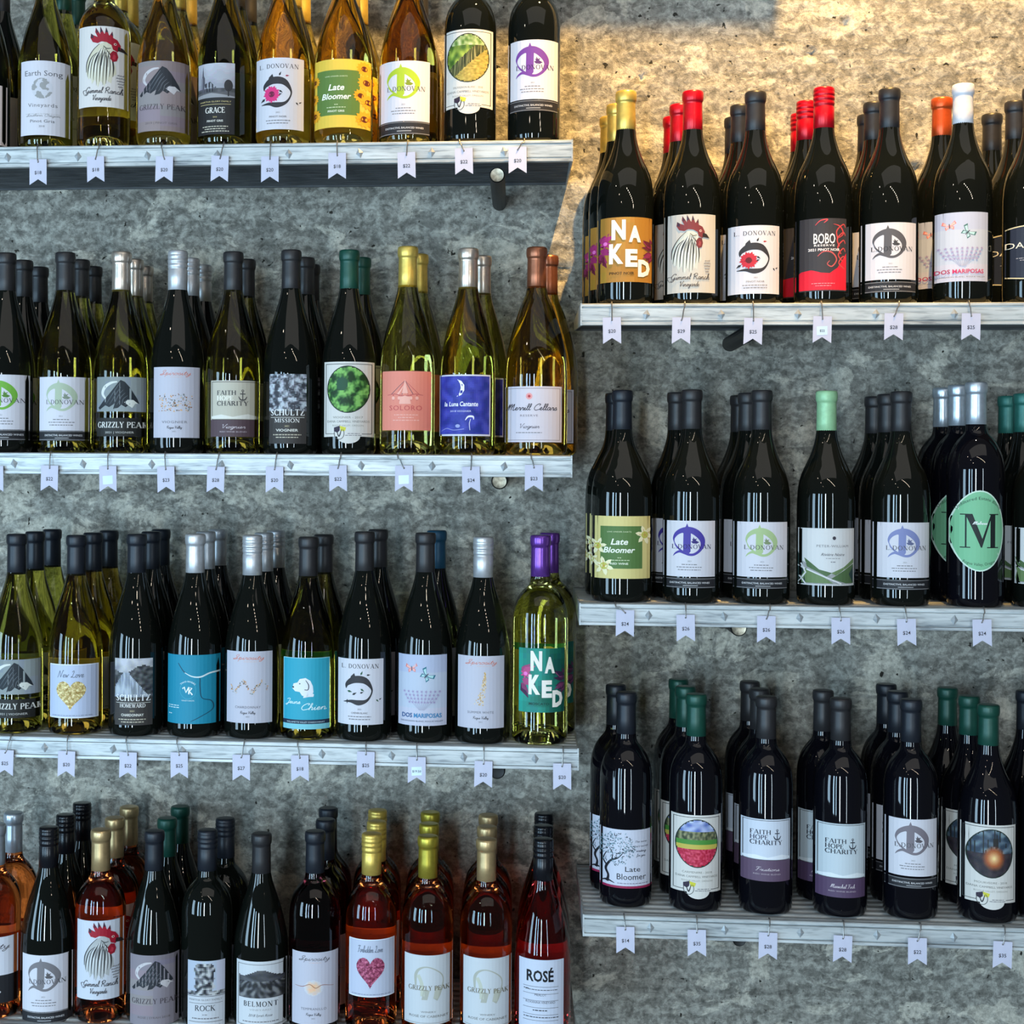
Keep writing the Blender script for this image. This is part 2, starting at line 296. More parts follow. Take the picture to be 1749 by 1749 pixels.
CURS = {  # single-line handwriting: x-height .45
 'a': (.50, [[(.38, .38), (.20, .45), (.05, .24), (.12, .02), (.28, .08), (.38, .40), (.37, .06), (.46, .02), (.54, .12)]]),
 'b': (.44, [[(.0, .12), (.20, .60), (.24, .98), (.14, .98), (.10, .50), (.10, .06), (.24, .02), (.34, .20), (.26, .38), (.14, .34)]]),
 'c': (.40, [[(.34, .36), (.20, .45), (.05, .22), (.14, .02), (.30, .03), (.42, .14)]]),
 'd': (.50, [[(.34, .38), (.18, .44), (.04, .22), (.14, .02), (.30, .12), (.44, .98), (.38, .20), (.44, .02), (.54, .10)]]),
 'e': (.38, [[(.0, .12), (.22, .26), (.26, .40), (.14, .44), (.06, .20), (.16, .01), (.40, .14)]]),
 'f': (.36, [[(.0, .12), (.24, .70), (.26, .98), (.16, .96), (.12, .40), (.06, -.36), (-.02, -.30), (.10, .02), (.38, .12)]]),
 'g': (.48, [[(.38, .38), (.20, .45), (.05, .24), (.14, .03), (.30, .10), (.40, .42), (.34, -.20), (.18, -.40), (.06, -.26), (.30, -.04), (.50, .12)]]),
 'h': (.48, [[(.0, .12), (.20, .60), (.24, .98), (.14, .94), (.10, .0), (.14, .28), (.28, .45), (.36, .34), (.34, .04), (.42, .02), (.50, .12)]]),
 'i': (.26, [[(.0, .12), (.12, .42), (.10, .06), (.18, .01), (.28, .12)], [(.15, .62), (.17, .66)]]),
 'j': (.28, [[(.04, .2), (.18, .44), (.12, -.24), (.0, -.36), (-.04, -.22), (.28, .10)], [(.20, .62), (.22, .66)]]),
 'k': (.46, [[(.0, .12), (.20, .60), (.24, .98), (.14, .94), (.10, .0)], [(.10, .2), (.34, .42), (.30, .26), (.14, .22), (.34, .02), (.48, .12)]]),
 'l': (.26, [[(.0, .12), (.20, .62), (.22, .98), (.12, .94), (.08, .20), (.14, .01), (.28, .12)]]),
 'm': (.68, [[(.0, .2), (.10, .44), (.08, .0)], [(.09, .26), (.22, .45), (.30, .34), (.28, .0)], [(.29, .26), (.42, .45), (.52, .34), (.50, .05), (.58, .02), (.70, .12)]]),
 'n': (.50, [[(.0, .2), (.10, .44), (.08, .0)], [(.09, .26), (.24, .45), (.34, .34), (.32, .05), (.40, .02), (.52, .12)]]),
 'o': (.42, [[(.26, .42), (.10, .40), (.04, .16), (.16, .0), (.32, .14), (.30, .36), (.22, .42), (.30, .34), (.44, .38)]]),
 'p': (.46, [[(.0, .2), (.14, .48), (.04, -.40)], [(.10, .24), (.24, .45), (.34, .28), (.26, .02), (.10, .06), (.48, .10)]]),
 'r': (.36, [[(.0, .12), (.12, .46), (.16, .38), (.28, .38), (.24, .08), (.30, .01), (.38, .12)]]),
 's': (.34, [[(.0, .10), (.18, .46), (.26, .16), (.16, .0), (.02, .06)], [(.16, .0), (.36, .12)]]),
 't': (.30, [[(.0, .12), (.20, .76), (.12, .20), (.16, .01), (.32, .12)], [(.04, .50), (.28, .54)]]),
 'u': (.50, [[(.0, .2), (.10, .44), (.08, .10), (.18, .01), (.34, .14), (.38, .44), (.36, .06), (.44, .02), (.52, .12)]]),
 'v': (.42, [[(.0, .3), (.08, .44), (.16, .02), (.34, .42), (.44, .38)]]),
 'w': (.60, [[(.0, .3), (.08, .44), (.14, .02), (.28, .36), (.34, .02), (.50, .42), (.60, .38)]]),
 'y': (.46, [[(.0, .2), (.08, .44), (.10, .12), (.22, .06), (.36, .44), (.28, -.24), (.12, -.40), (.06, -.24), (.46, .12)]]),
 'z': (.40, [[(.02, .38), (.28, .42), (.06, .04), (.30, -.06), (.16, -.36), (.06, -.26), (.42, .10)]]),
 'M': (1.0, [[(-.02, .02), (.10, .20), (.26, .98), (.28, .04)], [(.27, .30), (.52, 1.0), (.54, .04)], [(.53, .30), (.80, 1.0), (.78, .10), (.88, .0), (1.0, .12)]]),
 'C': (.72, [[(.58, .74), (.70, .92), (.52, 1.02), (.20, .74), (.08, .30), (.24, .0), (.50, .04), (.74, .16)]]),
 'V': (.66, [[(.0, .80), (.14, .98), (.24, .04), (.62, 1.0), (.72, .94)]]),
 'S': (.66, [[(.0, .04), (.30, .30), (.60, .86), (.46, 1.02), (.26, .78), (.46, .40), (.38, .06), (.14, .0), (.04, .16), (.30, .20), (.68, .12)]]),
 'G': (.78, [[(.62, .78), (.66, .98), (.36, .98), (.08, .56), (.16, .16), (.40, .14), (.58, .44), (.46, -.20), (.18, -.36), (.16, -.14), (.78, .12)]]),
 'R': (.82, [[(.18, .90), (.14, .0)], [(.0, .72), (.30, 1.04), (.62, .92), (.52, .58), (.22, .50), (.48, .34), (.66, .0), (.82, .12)]]),
 'N': (.90, [[(.0, .0), (.10, .1), (.26, .98), (.56, .02), (.76, 1.0), (.90, .96)]]),
 'L': (.70, [[(.10, .80), (.24, 1.0), (.36, .84), (.20, .12), (.04, .04), (.14, .16), (.44, .0), (.70, .12)]]),
 'F': (.66, [[(.02, .86), (.24, 1.0), (.70, .94)], [(.40, .94), (.26, .10), (.08, .0)], [(.16, .52), (.54, .54)]]),
 'J': (.60, [[(.10, .86), (.34, 1.02), (.56, .92), (.40, .1), (.24, -.36), (.06, -.22), (.60, .14)]]),
 'O': (.74, [[(.46, 1.0), (.14, .80), (.06, .30), (.30, .0), (.60, .30), (.60, .80), (.38, .96), (.50, .80), (.76, .86)]]),
 ' ': (.34, [])}
# ------------------------------------------------------------------ label artwork: flat print as thin coloured faces
class Art:
    """drawing on a label, in photograph pixels from the label's top-left corner"""
    def __init__(s, w, h): s.w, s.h = w, h; s.ops = []; s.foil = set()
    def add(s, vs, fs, col): s.ops.append((vs, fs, col)); return s
    def rect(s, x0, y0, x1, y1, c): return s.add([(x0, y0), (x1, y0), (x1, y1), (x0, y1)], [(0, 1, 2, 3)], c)
    def ell(s, cx, cy, rx, ry, c, n=28):
        return s.add([(cx+rx*math.cos(2*PI*i/n), cy+ry*math.sin(2*PI*i/n)) for i in range(n)]+[(cx, cy)], [(i, (i+1) % n, n) for i in range(n)], c)
    def poly(s, pts, c):
        tr = tessellate_polygon([[Vector((x, y, 0)) for x, y in pts]]); return s.add(list(pts), [tuple(t) for t in tr], c)
    def stroke(s, pts, c, w=None):
        """pts: (x, y) with w, or (x, y, width)"""
        q = [(p[0], p[1], (p[2] if len(p) > 2 else w)) for p in pts]
        vs, fs = [], []
        for i, (x, y, wd) in enumerate(q):
            a = q[max(i-1, 0)]; b = q[min(i+1, len(q)-1)]; dx, dy = b[0]-a[0], b[1]-a[1]; L = math.hypot(dx, dy) or 1
            nx, ny = -dy/L*wd/2, dx/L*wd/2; vs += [(x+nx, y+ny), (x-nx, y-ny)]
            if i: k = 2*i; fs.append((k-2, k-1, k+1, k))
        return s.add(vs, fs, c)
    def curve(s, pts, c, w=None):
        q = [(p[0], p[1], (p[2] if len(p) > 2 else w)) for p in pts]; out = []
        for i in range(len(q)-1):
            p0, p1, p2, p3 = q[max(i-1, 0)], q[i], q[i+1], q[min(i+2, len(q)-1)]
            for k in range(5):
                t = k/5; out.append(tuple(.5*((2*p1[a])+(-p0[a]+p2[a])*t+(2*p0[a]-5*p1[a]+4*p2[a]-p3[a])*t*t+(-p0[a]+3*p1[a]-3*p2[a]+p3[a])*t**3) for a in range(3)))
        out.append(q[-1]); return s.stroke(out, c)
    def ring(s, cx, cy, rx, ry, w, c, n=36):
        return s.stroke([(cx+rx*math.cos(2*PI*i/n), cy+ry*math.sin(2*PI*i/n), w) for i in range(n+1)], c)
    def frame(s, x0, y0, x1, y1, w, c):
        return s.rect(x0, y0, x1, y0+w, c).rect(x0, y1-w, x1, y1, c).rect(x0, y0, x0+w, y1, c).rect(x1-w, y0, x1, y1, c)
    def text(s, t, cx, base, cap, c, wd=None, bold=0.0, it=0.0, space=1.0, arc=None):
        """cap: capital height in px; wd: force the total width; arc=(radius) bends the line"""
        vs, fs, w0 = text2d(t, bold, it, space); k = cap/.72; kx = k if wd is None else wd/w0
        out = []
        for x, y in vs:
            X = x*kx; Y = y*k
            if arc:
                a = X/arc; rr = arc+Y if arc > 0 else arc+Y
                out.append((cx+rr*math.sin(a), base-(rr*math.cos(a)-arc)))
            else: out.append((cx+X, base-Y))
        return s.add(out, fs, c)
    def _lay(s, tab, t, cx, base, cap, c, wd, sp, slant, smooth, wmul, wabs=None):
        tot = sum(tab[ch][0] for ch in t)+sp*(len(t)-1); ky = cap; kx = cap if wd is None else wd/max(tot, .1); x = cx-tot*kx/2
        for ch in t:
            adv, strokes = tab[ch][0], tab[ch][1]
            for st in strokes:
                q = [(x+(p[0]+slant*p[1])*kx, base-p[1]*ky, (p[2]*wmul*(kx+ky)/2 if wabs is None else wabs)) for p in st]
                if smooth and len(q) > 2: s.curve(q, c)
                else: s.stroke(q, c)
            if len(tab[ch]) > 2:
                for sx, sy in tab[ch][2]:
                    yy = base-(.025 if sy == 0 else .975)*ky; s.stroke([(x+(sx-.14)*kx, yy, .05*ky), (x+(sx+.14)*kx, yy, .05*ky)], c)
            x += (adv+sp)*kx
        return s
    def serif(s, t, cx, base, cap, c, wd=None, space=.06, heavy=1.0): return s._lay(SERIF, t, cx, base, cap, c, wd, space, 0, False, heavy)
    def script(s, t, cx, base, cap, c, wd=None, bold=0.0):
        if any(ch not in CURS for ch in t): return s.text(t, cx, base, cap, c, wd, bold, .38)
        return s._lay(CURS, t, cx, base, cap*1.25, c, wd, 0, .22, True, 1, max(.55, cap*.115)+bold*20)
    def grid(s, x0, y0, x1, y1, nx, ny, fn):
        dx, dy = (x1-x0)/nx, (y1-y0)/ny; by = {}
        for j in range(ny):
            for i in range(nx):
                c = fn((i+.5)/nx, (j+.5)/ny)
                if c is None: continue
                c = tuple(int(v)//8*8 for v in c); X, Y = x0+i*dx, y0+j*dy
                vs, fs = by.setdefault(c, ([], [])); k = len(vs)
                vs += [(X, Y), (X+dx, Y), (X+dx, Y+dy), (X, Y+dy)]; fs.append((k, k+1, k+2, k+3))
        s.ops.append(('grid', by)); return s
def nz(x, y, s=0): return mnoise.noise(Vector((x, y, s)))
def mixrgb(a, b, t):
    t = max(0, min(1, t)); return tuple(a[i]+(b[i]-a[i])*t for i in range(3))

def build_art(name, art, X0, Z1, sc, R, lift=.00025, foilcols=()):
    """wrap the drawing round a bottle of radius R; X0, Z1 = its top-left corner, sc = metres per pixel"""
    bm = bmesh.new(); pal = []; pix = {}
    def ci(c):
        c = tuple(c)
        if c not in pix: pix[c] = len(pal); pal.append(c)
        return pix[c]
    layer = 0
    def put(vs, fs, c, layer):
        bv = [bm.verts.new((X0+x*sc, layer*1.0, Z1-y*sc)) for x, y in vs]; k = ci(c)
        for f in fs:
            if len(set(f)) < 3: continue
            try: fc = bm.faces.new([bv[i] for i in f]); fc.material_index = k
            except ValueError: pass
    last = None
    for op in art.ops:
        if op[0] != 'grid' and op[2] == last: layer -= 1          # neighbours in one colour share a plane
        last = op[2] if op[0] != 'grid' else None
        if op[0] == 'grid':
            for c, (vs, fs) in op[1].items(): put(vs, fs, c, layer)
        else: put(op[0], op[1], op[2], layer)
        layer += 1
    step = min(.00003, .0007/max(layer, 1))
    # cuts so that wide faces can bend
    n = 16
    for i in range(1, n):
        x = -R+2*R*i/n
        if X0 < x < X0+art.w*sc:
            es = [e for e in bm.edges if (e.verts[0].co.x-x)*(e.verts[1].co.x-x) < 0]
            if es:
                g = list({v for e in es for v in e.verts} | set(es) | {f for e in es for f in e.link_faces})
                bmesh.ops.bisect_plane(bm, geom=g, plane_co=(x, 0, 0), plane_no=(1, 0, 0), dist=1e-7)
    for v in bm.verts:
        L = v.co.y; rr = R+lift+L*step
        x = max(-R*.985, min(R*.985, v.co.x)); x = max(X0-.0004, min(X0+art.w*sc+.0004, x))
        a = math.asin(x/R); v.co.x = rr*math.sin(a); v.co.y = -rr*math.cos(a)
        v.co.z = max(Z1-art.h*sc-.0002, min(Z1+.0002, v.co.z))
    me = bpy.data.meshes.new(name)
    ids = None
    bm.to_mesh(me); bm.free()
    idx = np.zeros(len(me.polygons), dtype=np.int32); me.polygons.foreach_get('material_index', idx)
    ca = me.color_attributes.new('Col', 'FLOAT_COLOR', 'CORNER')
    tot = np.zeros(len(me.polygons), dtype=np.int32); me.polygons.foreach_get('loop_total', tot)
    P_ = np.array([[lin(c[0]), lin(c[1]), lin(c[2]), 1] for c in pal], dtype=np.float32)
    ca.data.foreach_set('color', np.repeat(P_[idx], tot, axis=0).ravel())
    fo = np.zeros(len(pal), dtype=np.int32)
    for c in foilcols:
        if tuple(c) in pix: fo[pix[tuple(c)]] = 1
    me.materials.append(PAPER); me.materials.append(FOIL)
    me.polygons.foreach_set('material_index', fo[idx]); me.update()
    return me

# ---- motifs
W = (208, 206, 214); WARMW = (232, 226, 220); INK = (44, 42, 46); GREY = (120, 118, 122)
def monogram(a, cx, cy, s, c):
    """blackletter initial inside a ring with a small bird, s = height"""
    k = s/100
    q = lambda L: [(cx+(x-50)*k, cy+(y-50)*k, w*k) for x, y, w in L]
    f = lambda L: [(cx+(x-50)*k, cy+(y-50)*k) for x, y in L]
    # bowl: thick over the top and down the right side, hair-thin at the left
    a.curve(q([(4, 54, 1), (3, 40, 6), (12, 24, 12), (30, 14, 16), (52, 13, 19), (74, 24, 21), (89, 42, 18), (91, 60, 13), (82, 78, 9), (66, 90, 8), (50, 92, 8), (34, 86, 9), (20, 82, 8), (8, 88, 5), (1, 97, 1)]), c)
    a.curve(q([(4, 50, 1), (8, 62, 4), (18, 74, 5), (30, 82, 4)]), c)
    a.poly(f([(16, 14), (24, 8), (36, 7), (42, -8), (47, 5), (54, 12), (53, 82), (45, 92), (30, 86), (31, 24), (22, 20)]), c)
    a.poly(f([(57, 40), (61, 43), (61, 35), (66, 42), (74, 40), (69, 46), (80, 52), (72, 57), (60, 56), (54, 50), (60, 48)]), tuple(int(v*.75) for v in c))
def lines(a, cx, y, ws, c=GREY, h=1.3, gap=3.6, seed=1):
    """small print too fine to read"""
    rnd = random.Random(seed)
    for i, wd in enumerate(ws):
        x = cx-wd/2
        while x < cx+wd/2-1:
            l = rnd.uniform(2, 6); l = min(l, cx+wd/2-x); a.rect(x, y+i*gap, x+l, y+i*gap+h, c); x += l+1.1
def rooster(a, x, y, k, neck=(196, 196, 186), comb=(150, 24, 40), dark=(52, 52, 54)):
    """x, y top-left; k scale (1 = 60 x 95 px)"""
    q = lambda L: [(x+p[0]*k, y+p[1]*k)+tuple(v*k for v in p[2:]) for p in L]
    mid = mixrgb(neck, dark, .5); lite = mixrgb(neck, (255, 255, 255), .45)
    a.poly(q([(34, 20), (26, 24), (17, 33), (9, 45), (5, 58), (5, 70), (9, 80), (12, 76), (15, 88), (20, 80), (25, 93), (29, 82), (35, 91), (38, 81), (45, 86), (46, 76), (52, 70), (51, 58), (46, 48), (45, 38), (50, 32), (48, 24), (42, 18)]), neck)
    rnd = random.Random(5)
    for i in range(17):                    # hackle feathers sweeping down from the head
        t = i/16; sx = 28+10*t+rnd.uniform(-1, 1); ex = 7+40*t; bow = -9+16*t; ey = 74+14*math.sin(t*PI)+rnd.uniform(-5, 4)
        c = (dark, lite, mid, lite)[i % 4]; wd = (1.9, 2.6, 2.2, 1.6)[i % 4]
        a.curve(q([(sx, 28+rnd.uniform(0, 8), .5), ((sx*2+ex)/3+bow*.7, 44, wd*.8), ((sx+ex*2)/3+bow*.6, 60, wd), (ex, ey, .4)]), c)
    for i in range(5): a.curve(q([(30+i*3, 30+i, .4), (24+i*4, 44, 1.2), (20+i*5, 56+i, .3)]), mid if i % 2 else dark)
    a.curve(q([(27, 23, .6), (15, 35, 1.1), (6, 52, 1.4), (5, 68, .8)]), dark)
    a.poly(q([(24, 22), (16, 20), (12, 13), (13, 6), (17, 9), (24, 12), (20, 4), (21, -3), (27, 6), (28, 8), (28, -5), (34, 6), (35, 7), (37, -4), (41, 8), (42, 9), (46, 2), (47, 12), (53, 15), (57, 23), (57, 29), (53, 34), (47, 31), (45, 24), (38, 20), (30, 19)]), comb)
    for pts in ([(13, 6), (17, 9), (17, 14), (13, 13)], [(21, -3), (25, 4), (22, 6)], [(28, -5), (32, 3), (28, 5)], [(37, -4), (40, 4), (36, 4)], [(46, 2), (47, 9), (44, 8)]): a.poly(q(pts), (60, 40, 58))
    a.ell(x+50*k, y+22*k, 2.0*k, 2.0*k, (226, 180, 170)); a.ell(x+50.3*k, y+22*k, 1.0*k, 1.0*k, (30, 20, 20))
    a.poly(q([(54, 25), (60, 27), (65, 34), (59, 33), (53, 32)]), (44, 36, 36))
    a.poly(q([(47, 33), (52, 34), (54, 42), (52, 49), (47, 51), (43, 46), (43, 38)]), mixrgb(comb, (0, 0, 0), .08)); a.poly(q([(48, 38), (51, 41), (50, 47), (46, 46)]), mixrgb(comb, (255, 120, 120), .25))
    a.curve(q([(33, 26, .8), (38, 30, 1.2), (44, 29, .8)]), dark)
def bear(a, x, y, w, h, dark=(40, 44, 50), moon=(206, 208, 204)):
    """walking bear seen as brush strokes before a pale disc"""
    q = lambda L: [(x+p[0]*w/100, y+p[1]*h/100)+tuple(v*w/100 for v in p[2:]) for p in L]
    a.curve(q([(20, 62, 4), (12, 46, 7), (18, 26, 8), (34, 12, 6), (50, 8, 3)]), moon)
    a.poly(q([(58, 2), (68, 8), (78, 24), (86, 42), (94, 62), (98, 78), (88, 74), (78, 80), (70, 90), (60, 82), (52, 92), (40, 96), (44, 78), (30, 90), (20, 84), (4, 98), (0, 92), (14, 70), (28, 50), (42, 28), (50, 14)]), dark)
    for i in range(6):
        a.curve(q([(54+i*5, 16+i*9, 1), (44+i*5, 36+i*7, 2.2), (30+i*8, 64+i*3, 1.5), (22+i*9, 80+i, .8)]), tuple(min(255, v+46) for v in dark))
    a.poly(q([(66, 74), (74, 66), (86, 66), (96, 78), (90, 78), (84, 92), (76, 84)]), moon)
def flower(a, cx, cy, r, c, heart, n=9, ph=0.0):
    for i in range(n):
        t = ph+2*PI*i/n
        a.poly([(cx+r*.25*math.cos(t+1.5), cy+r*.25*math.sin(t+1.5)), (cx+r*.75*math.cos(t+.24), cy+r*.75*math.sin(t+.24)), (cx+r*math.cos(t), cy+r*math.sin(t)), (cx+r*.75*math.cos(t-.24), cy+r*.75*math.sin(t-.24)), (cx+r*.25*math.cos(t-1.5), cy+r*.25*math.sin(t-1.5))], c)
    a.ell(cx, cy, r*.36, r*.36, heart)
def leaf(a, x, y, l, ang, c):
    dx, dy = math.cos(ang), math.sin(ang); q = lambda u, v: (x+dx*u*l-dy*v*l, y+dy*u*l+dx*v*l)
    a.poly([q(0, 0), q(.35, .22), q(1, 0), q(.35, -.22)], c)
def heart(a, cx, cy, w, h, cols):
    n = 40; pts = []
    for i in range(n):
        t = 2*PI*i/n; X = 16*math.sin(t)**3; Y = 13*math.cos(t)-5*math.cos(2*t)-2*math.cos(3*t)-math.cos(4*t)
        pts.append((cx+X*w/32, cy-(Y+2.5)*h/29))
    a.poly(pts, cols[0])
    def inside(px, py):
        r = False; j = n-1
        for i in range(n):
            if (pts[i][1] > py) != (pts[j][1] > py) and px < (pts[j][0]-pts[i][0])*(py-pts[i][1])/(pts[j][1]-pts[i][1])+pts[i][0]: r = not r
            j = i
        return r
    def fn(u, v):
        px, py = cx-w/2+u*w, cy-h/2+v*h
        if not inside(px, py): return None
        t = .5+.9*nz(px*.22, py*.22, 3)+.6*nz(px*.6, py*.6, 8)
        return mixrgb(cols[1], cols[2], t)
    a.grid(cx-w/2, cy-h/2, cx+w/2, cy+h/2, 34, 34, fn)

# ---- label designs: each returns (Art, extra_band_Art_or_None, foil colours)
def d_mono(w, h, c, band=(0, 24), lines_=3, paper=W, ink=INK):
    a = Art(w, h); a.rect(0, 0, w, h, paper); monogram(a, w*.5, h*.37, h*.56, c)
    a.serif('L.DONOVAN', w*.55, h*.50, h*.078, tuple(int(v*.5) for v in c) if sum(c) < 330 else (84, 82, 86), wd=w*.74, space=.10)
    a.text('2021', w*.5, h*.735, 2.6, GREY); lines(a, w*.5, h*.775, [26, 42, 38][:lines_], h=1.4, gap=4.6, seed=int(c[0]))
    return a
def d_band(w, h):
    a = Art(w, h); a.rect(0, 0, w, h, (38, 38, 42)); a.rect(0, 1.2, w, 1.9, (150, 148, 150)); a.rect(0, h-2, w, h-1.2, (150, 148, 150))
    a.text('DISTINCTIVE, BALANCED WINES', w*.52, h*.56, 3.2, (206, 204, 206), wd=w*.74, bold=.01); a.rect(w*.38, h*.70, w*.66, h*.78, (150, 150, 152)); return a
def d_earth(w, h):
    a = Art(w, h); a.rect(0, 0, w, h, W); a.text('Earth Song', w/2, 25, 9, (92, 92, 98), wd=60)
    def g(u, v):
        X, Y = u*2-1, v*2-1
        if X*X+Y*Y > 1: return None
        land = nz(X*1.8+4, Y*1.8, 2)+.2*nz(X*5, Y*5, 1); sh = .75+.25*(1-X*X-Y*Y)
        return mixrgb((214, 214, 218), (152, 152, 158), 1) if land < .06 else (206, 206, 210)
    a.grid(w/2-17, 29, w/2+17, 63, 30, 30, g)
    a.text('Vineyards', w/2, 77, 6.4, (110, 108, 112), wd=47, space=1.1); lines(a, w/2, 88, [56], (190, 188, 192), h=1.2)
    a.script('Southern Oregon', w/2, 93, 3.6, (150, 148, 150), wd=54); a.text('Pinot Gris', w/2, 103, 5, (90, 88, 92), wd=39); a.text('2018', w/2, 111, 3.4, GREY); return a
def d_roost(w, h, neck=(206, 200, 176), paper=(214, 208, 204), comb=(158, 22, 44)):
    a = Art(w, h); a.rect(0, 0, w, h, paper); k = h/138; rooster(a, w*.13, h*.045, k*1.06, neck, comb)
    a.script('Gimmel Ranch', w*.52, h*.83, h*.058, (70, 68, 72), wd=w*.70); a.script('Vineyards', w*.5, h*.92, h*.052, (70, 68, 72), wd=w*.36)
    a.curve([(w*.16, h*.86, .4), (w*.12, h*.80, .9), (w*.20, h*.79, .6)], (70, 68, 72))
    for i, l in enumerate([9, 12, 10, 8, 6]): a.script('estate'[:3+i % 3], w*.83, h*(.60+.035*i), 2.6, (130, 128, 132), wd=l)
    return a
def d_beartaupe(w, h, year='2019 | PINOT GRIS', bg=(132, 118, 120)):
    a = Art(w, h); a.grid(0, 0, w, h, 14, 14, lambda u, v: mixrgb(bg, (160, 146, 150), .5-.6*abs(v-.55)+.2*(u < .5)))
    bear(a, w*.05, h*.07, w*.84, h*.44, (42, 44, 50), (196, 190, 192)); a.serif('GRIZZLY PEAK', w*.5, h*.69, 8.6, (66, 56, 62), wd=w*.90)
    a.text(year, w*.5, h*.90, 3.4, (96, 84, 88), wd=w*.62); return a
def d_church(w, h):
    a = Art(w, h); a.rect(0, 0, w, h, (38, 36, 36))
    a.grid(0, 0, w, 58, 24, 22, lambda u, v: mixrgb((190, 188, 196), (150, 148, 158), v*1.2+.3*nz(u*4, v*4)) if v < .72 else mixrgb((120, 118, 122), (74, 72, 76), v+.6*nz(u*9, v*9)))
    a.poly([(7, 52), (7, 24), (9, 20), (10.5, 3), (12, 20), (14, 24), (14, 34), (24, 32), (34, 40), (34, 52)], (86, 84, 92)); a.poly([(14, 34), (24, 31), (35, 41), (33, 42), (14, 40)], (60, 58, 64))
    for i in range(3): a.rect(17+i*5, 42, 19+i*5, 48, (40, 38, 42))
    a.ell(55, 38, 7, 10, (50, 48, 50)); a.rect(54, 44, 56, 56, (44, 42, 44)); a.rect(0, 49, w, 58, (92, 90, 92))
    a.poly([(0, 58), (0, 53), (26, 50), (w, 56), (w, 58)], (150, 148, 150))
    G_ = (206, 186, 130); a.text('MARTHA GLORY FAMILY', w/2, 66, 2.6, G_, wd=54); a.rect(6, 69, w-6, 69.7, G_)
    a.serif('GRACE', w/2, 84, 9.5, (226, 220, 210), wd=34, heavy=1.2); a.text('2018', w/2, 92, 2.6, G_); a.text('PINOT GRIS', w/2, 99, 3.4, (222, 216, 206), wd=28, bold=.02)
    lines(a, w/2, 106, [44, 36, 48], (200, 190, 170), h=1.5, gap=4); return a
def d_ringbird(w, h, flowerc=(216, 52, 120), accents=(INK, (150, 40, 70)), ink=(50, 48, 52), low='PINOT NOIR'):
    a = Art(w, h); a.rect(0, 0, w, h, W); a.serif('L. DONOVAN', w*.5, h*.145, 7.4, (60, 56, 62), wd=w*.82, space=.14)
    cx, cy = w*.48, h*.47; r = w*.28
    a.curve([(cx-r, cy-2, 1), (cx-r*.9, cy-r*.45, 7), (cx-r*.3, cy-r*.80, 12), (cx+r*.5, cy-r*.72, 11), (cx+r*1.0, cy-r*.1, 3.5), (cx+r*.95, cy+r*.4, 2.5), (cx+r*.6, cy+r*.85, 5), (cx, cy+r*1.0, 9), (cx-r*.6, cy+r*.9, 5), (cx-r*1.2, cy+r*.95, 1)], ink)
    a.poly([(cx-r*.7, cy-r*.75), (cx-r*.62, cy-r*1.05), (cx-r*.35, cy-r*1.3), (cx-r*.25, cy-r*1.0), (cx, cy-r*.8), (cx-r*.5, cy-r*.5)], ink)
    leaf(a, cx+r*.15, cy-r*1.15, 8, -1.1, accents[0]); leaf(a, cx+r*.6, cy-r*1.15, 7, -.1, accents[1]); leaf(a, cx+r*1.35, cy+r*.75, 6, .9, accents[0]); leaf(a, cx+r*1.55, cy+r*.8, 5, -.6, ink)
    leaf(a, cx+r*.15, cy-2, 8, .6, accents[0]); leaf(a, cx+r*.1, cy+r*.25, 7, -.3, ink)
    if flowerc: flower(a, cx-r*.40, cy+r*.20, r*.66, flowerc, tuple(int(v*.85) for v in flowerc), 9, .2); flower(a, cx-r*.40, cy+r*.20, r*.60, flowerc, tuple(int(v*.5) for v in flowerc), 9, .5); leaf(a, cx-r*.9, cy+r*.5, 10, 2.5, ink)
    else:
        leaf(a, cx-r*.9, cy+r*.1, 9, .2, (52, 92, 66)); leaf(a, cx-r*.5, cy+r*.4, 9, -.5, ink); leaf(a, cx-r*.9, cy+r*.75, 8, 1.6, ink)
    a.text('2021', w*.5, h*.775, 2.6, GREY); a.text(low, w*.5, h*.835, 3.2, (100, 98, 102), wd=w*.36); lines(a, w*.5, h*.87, [w*.5, w*.46], h=1.4, gap=4.6, seed=3); return a
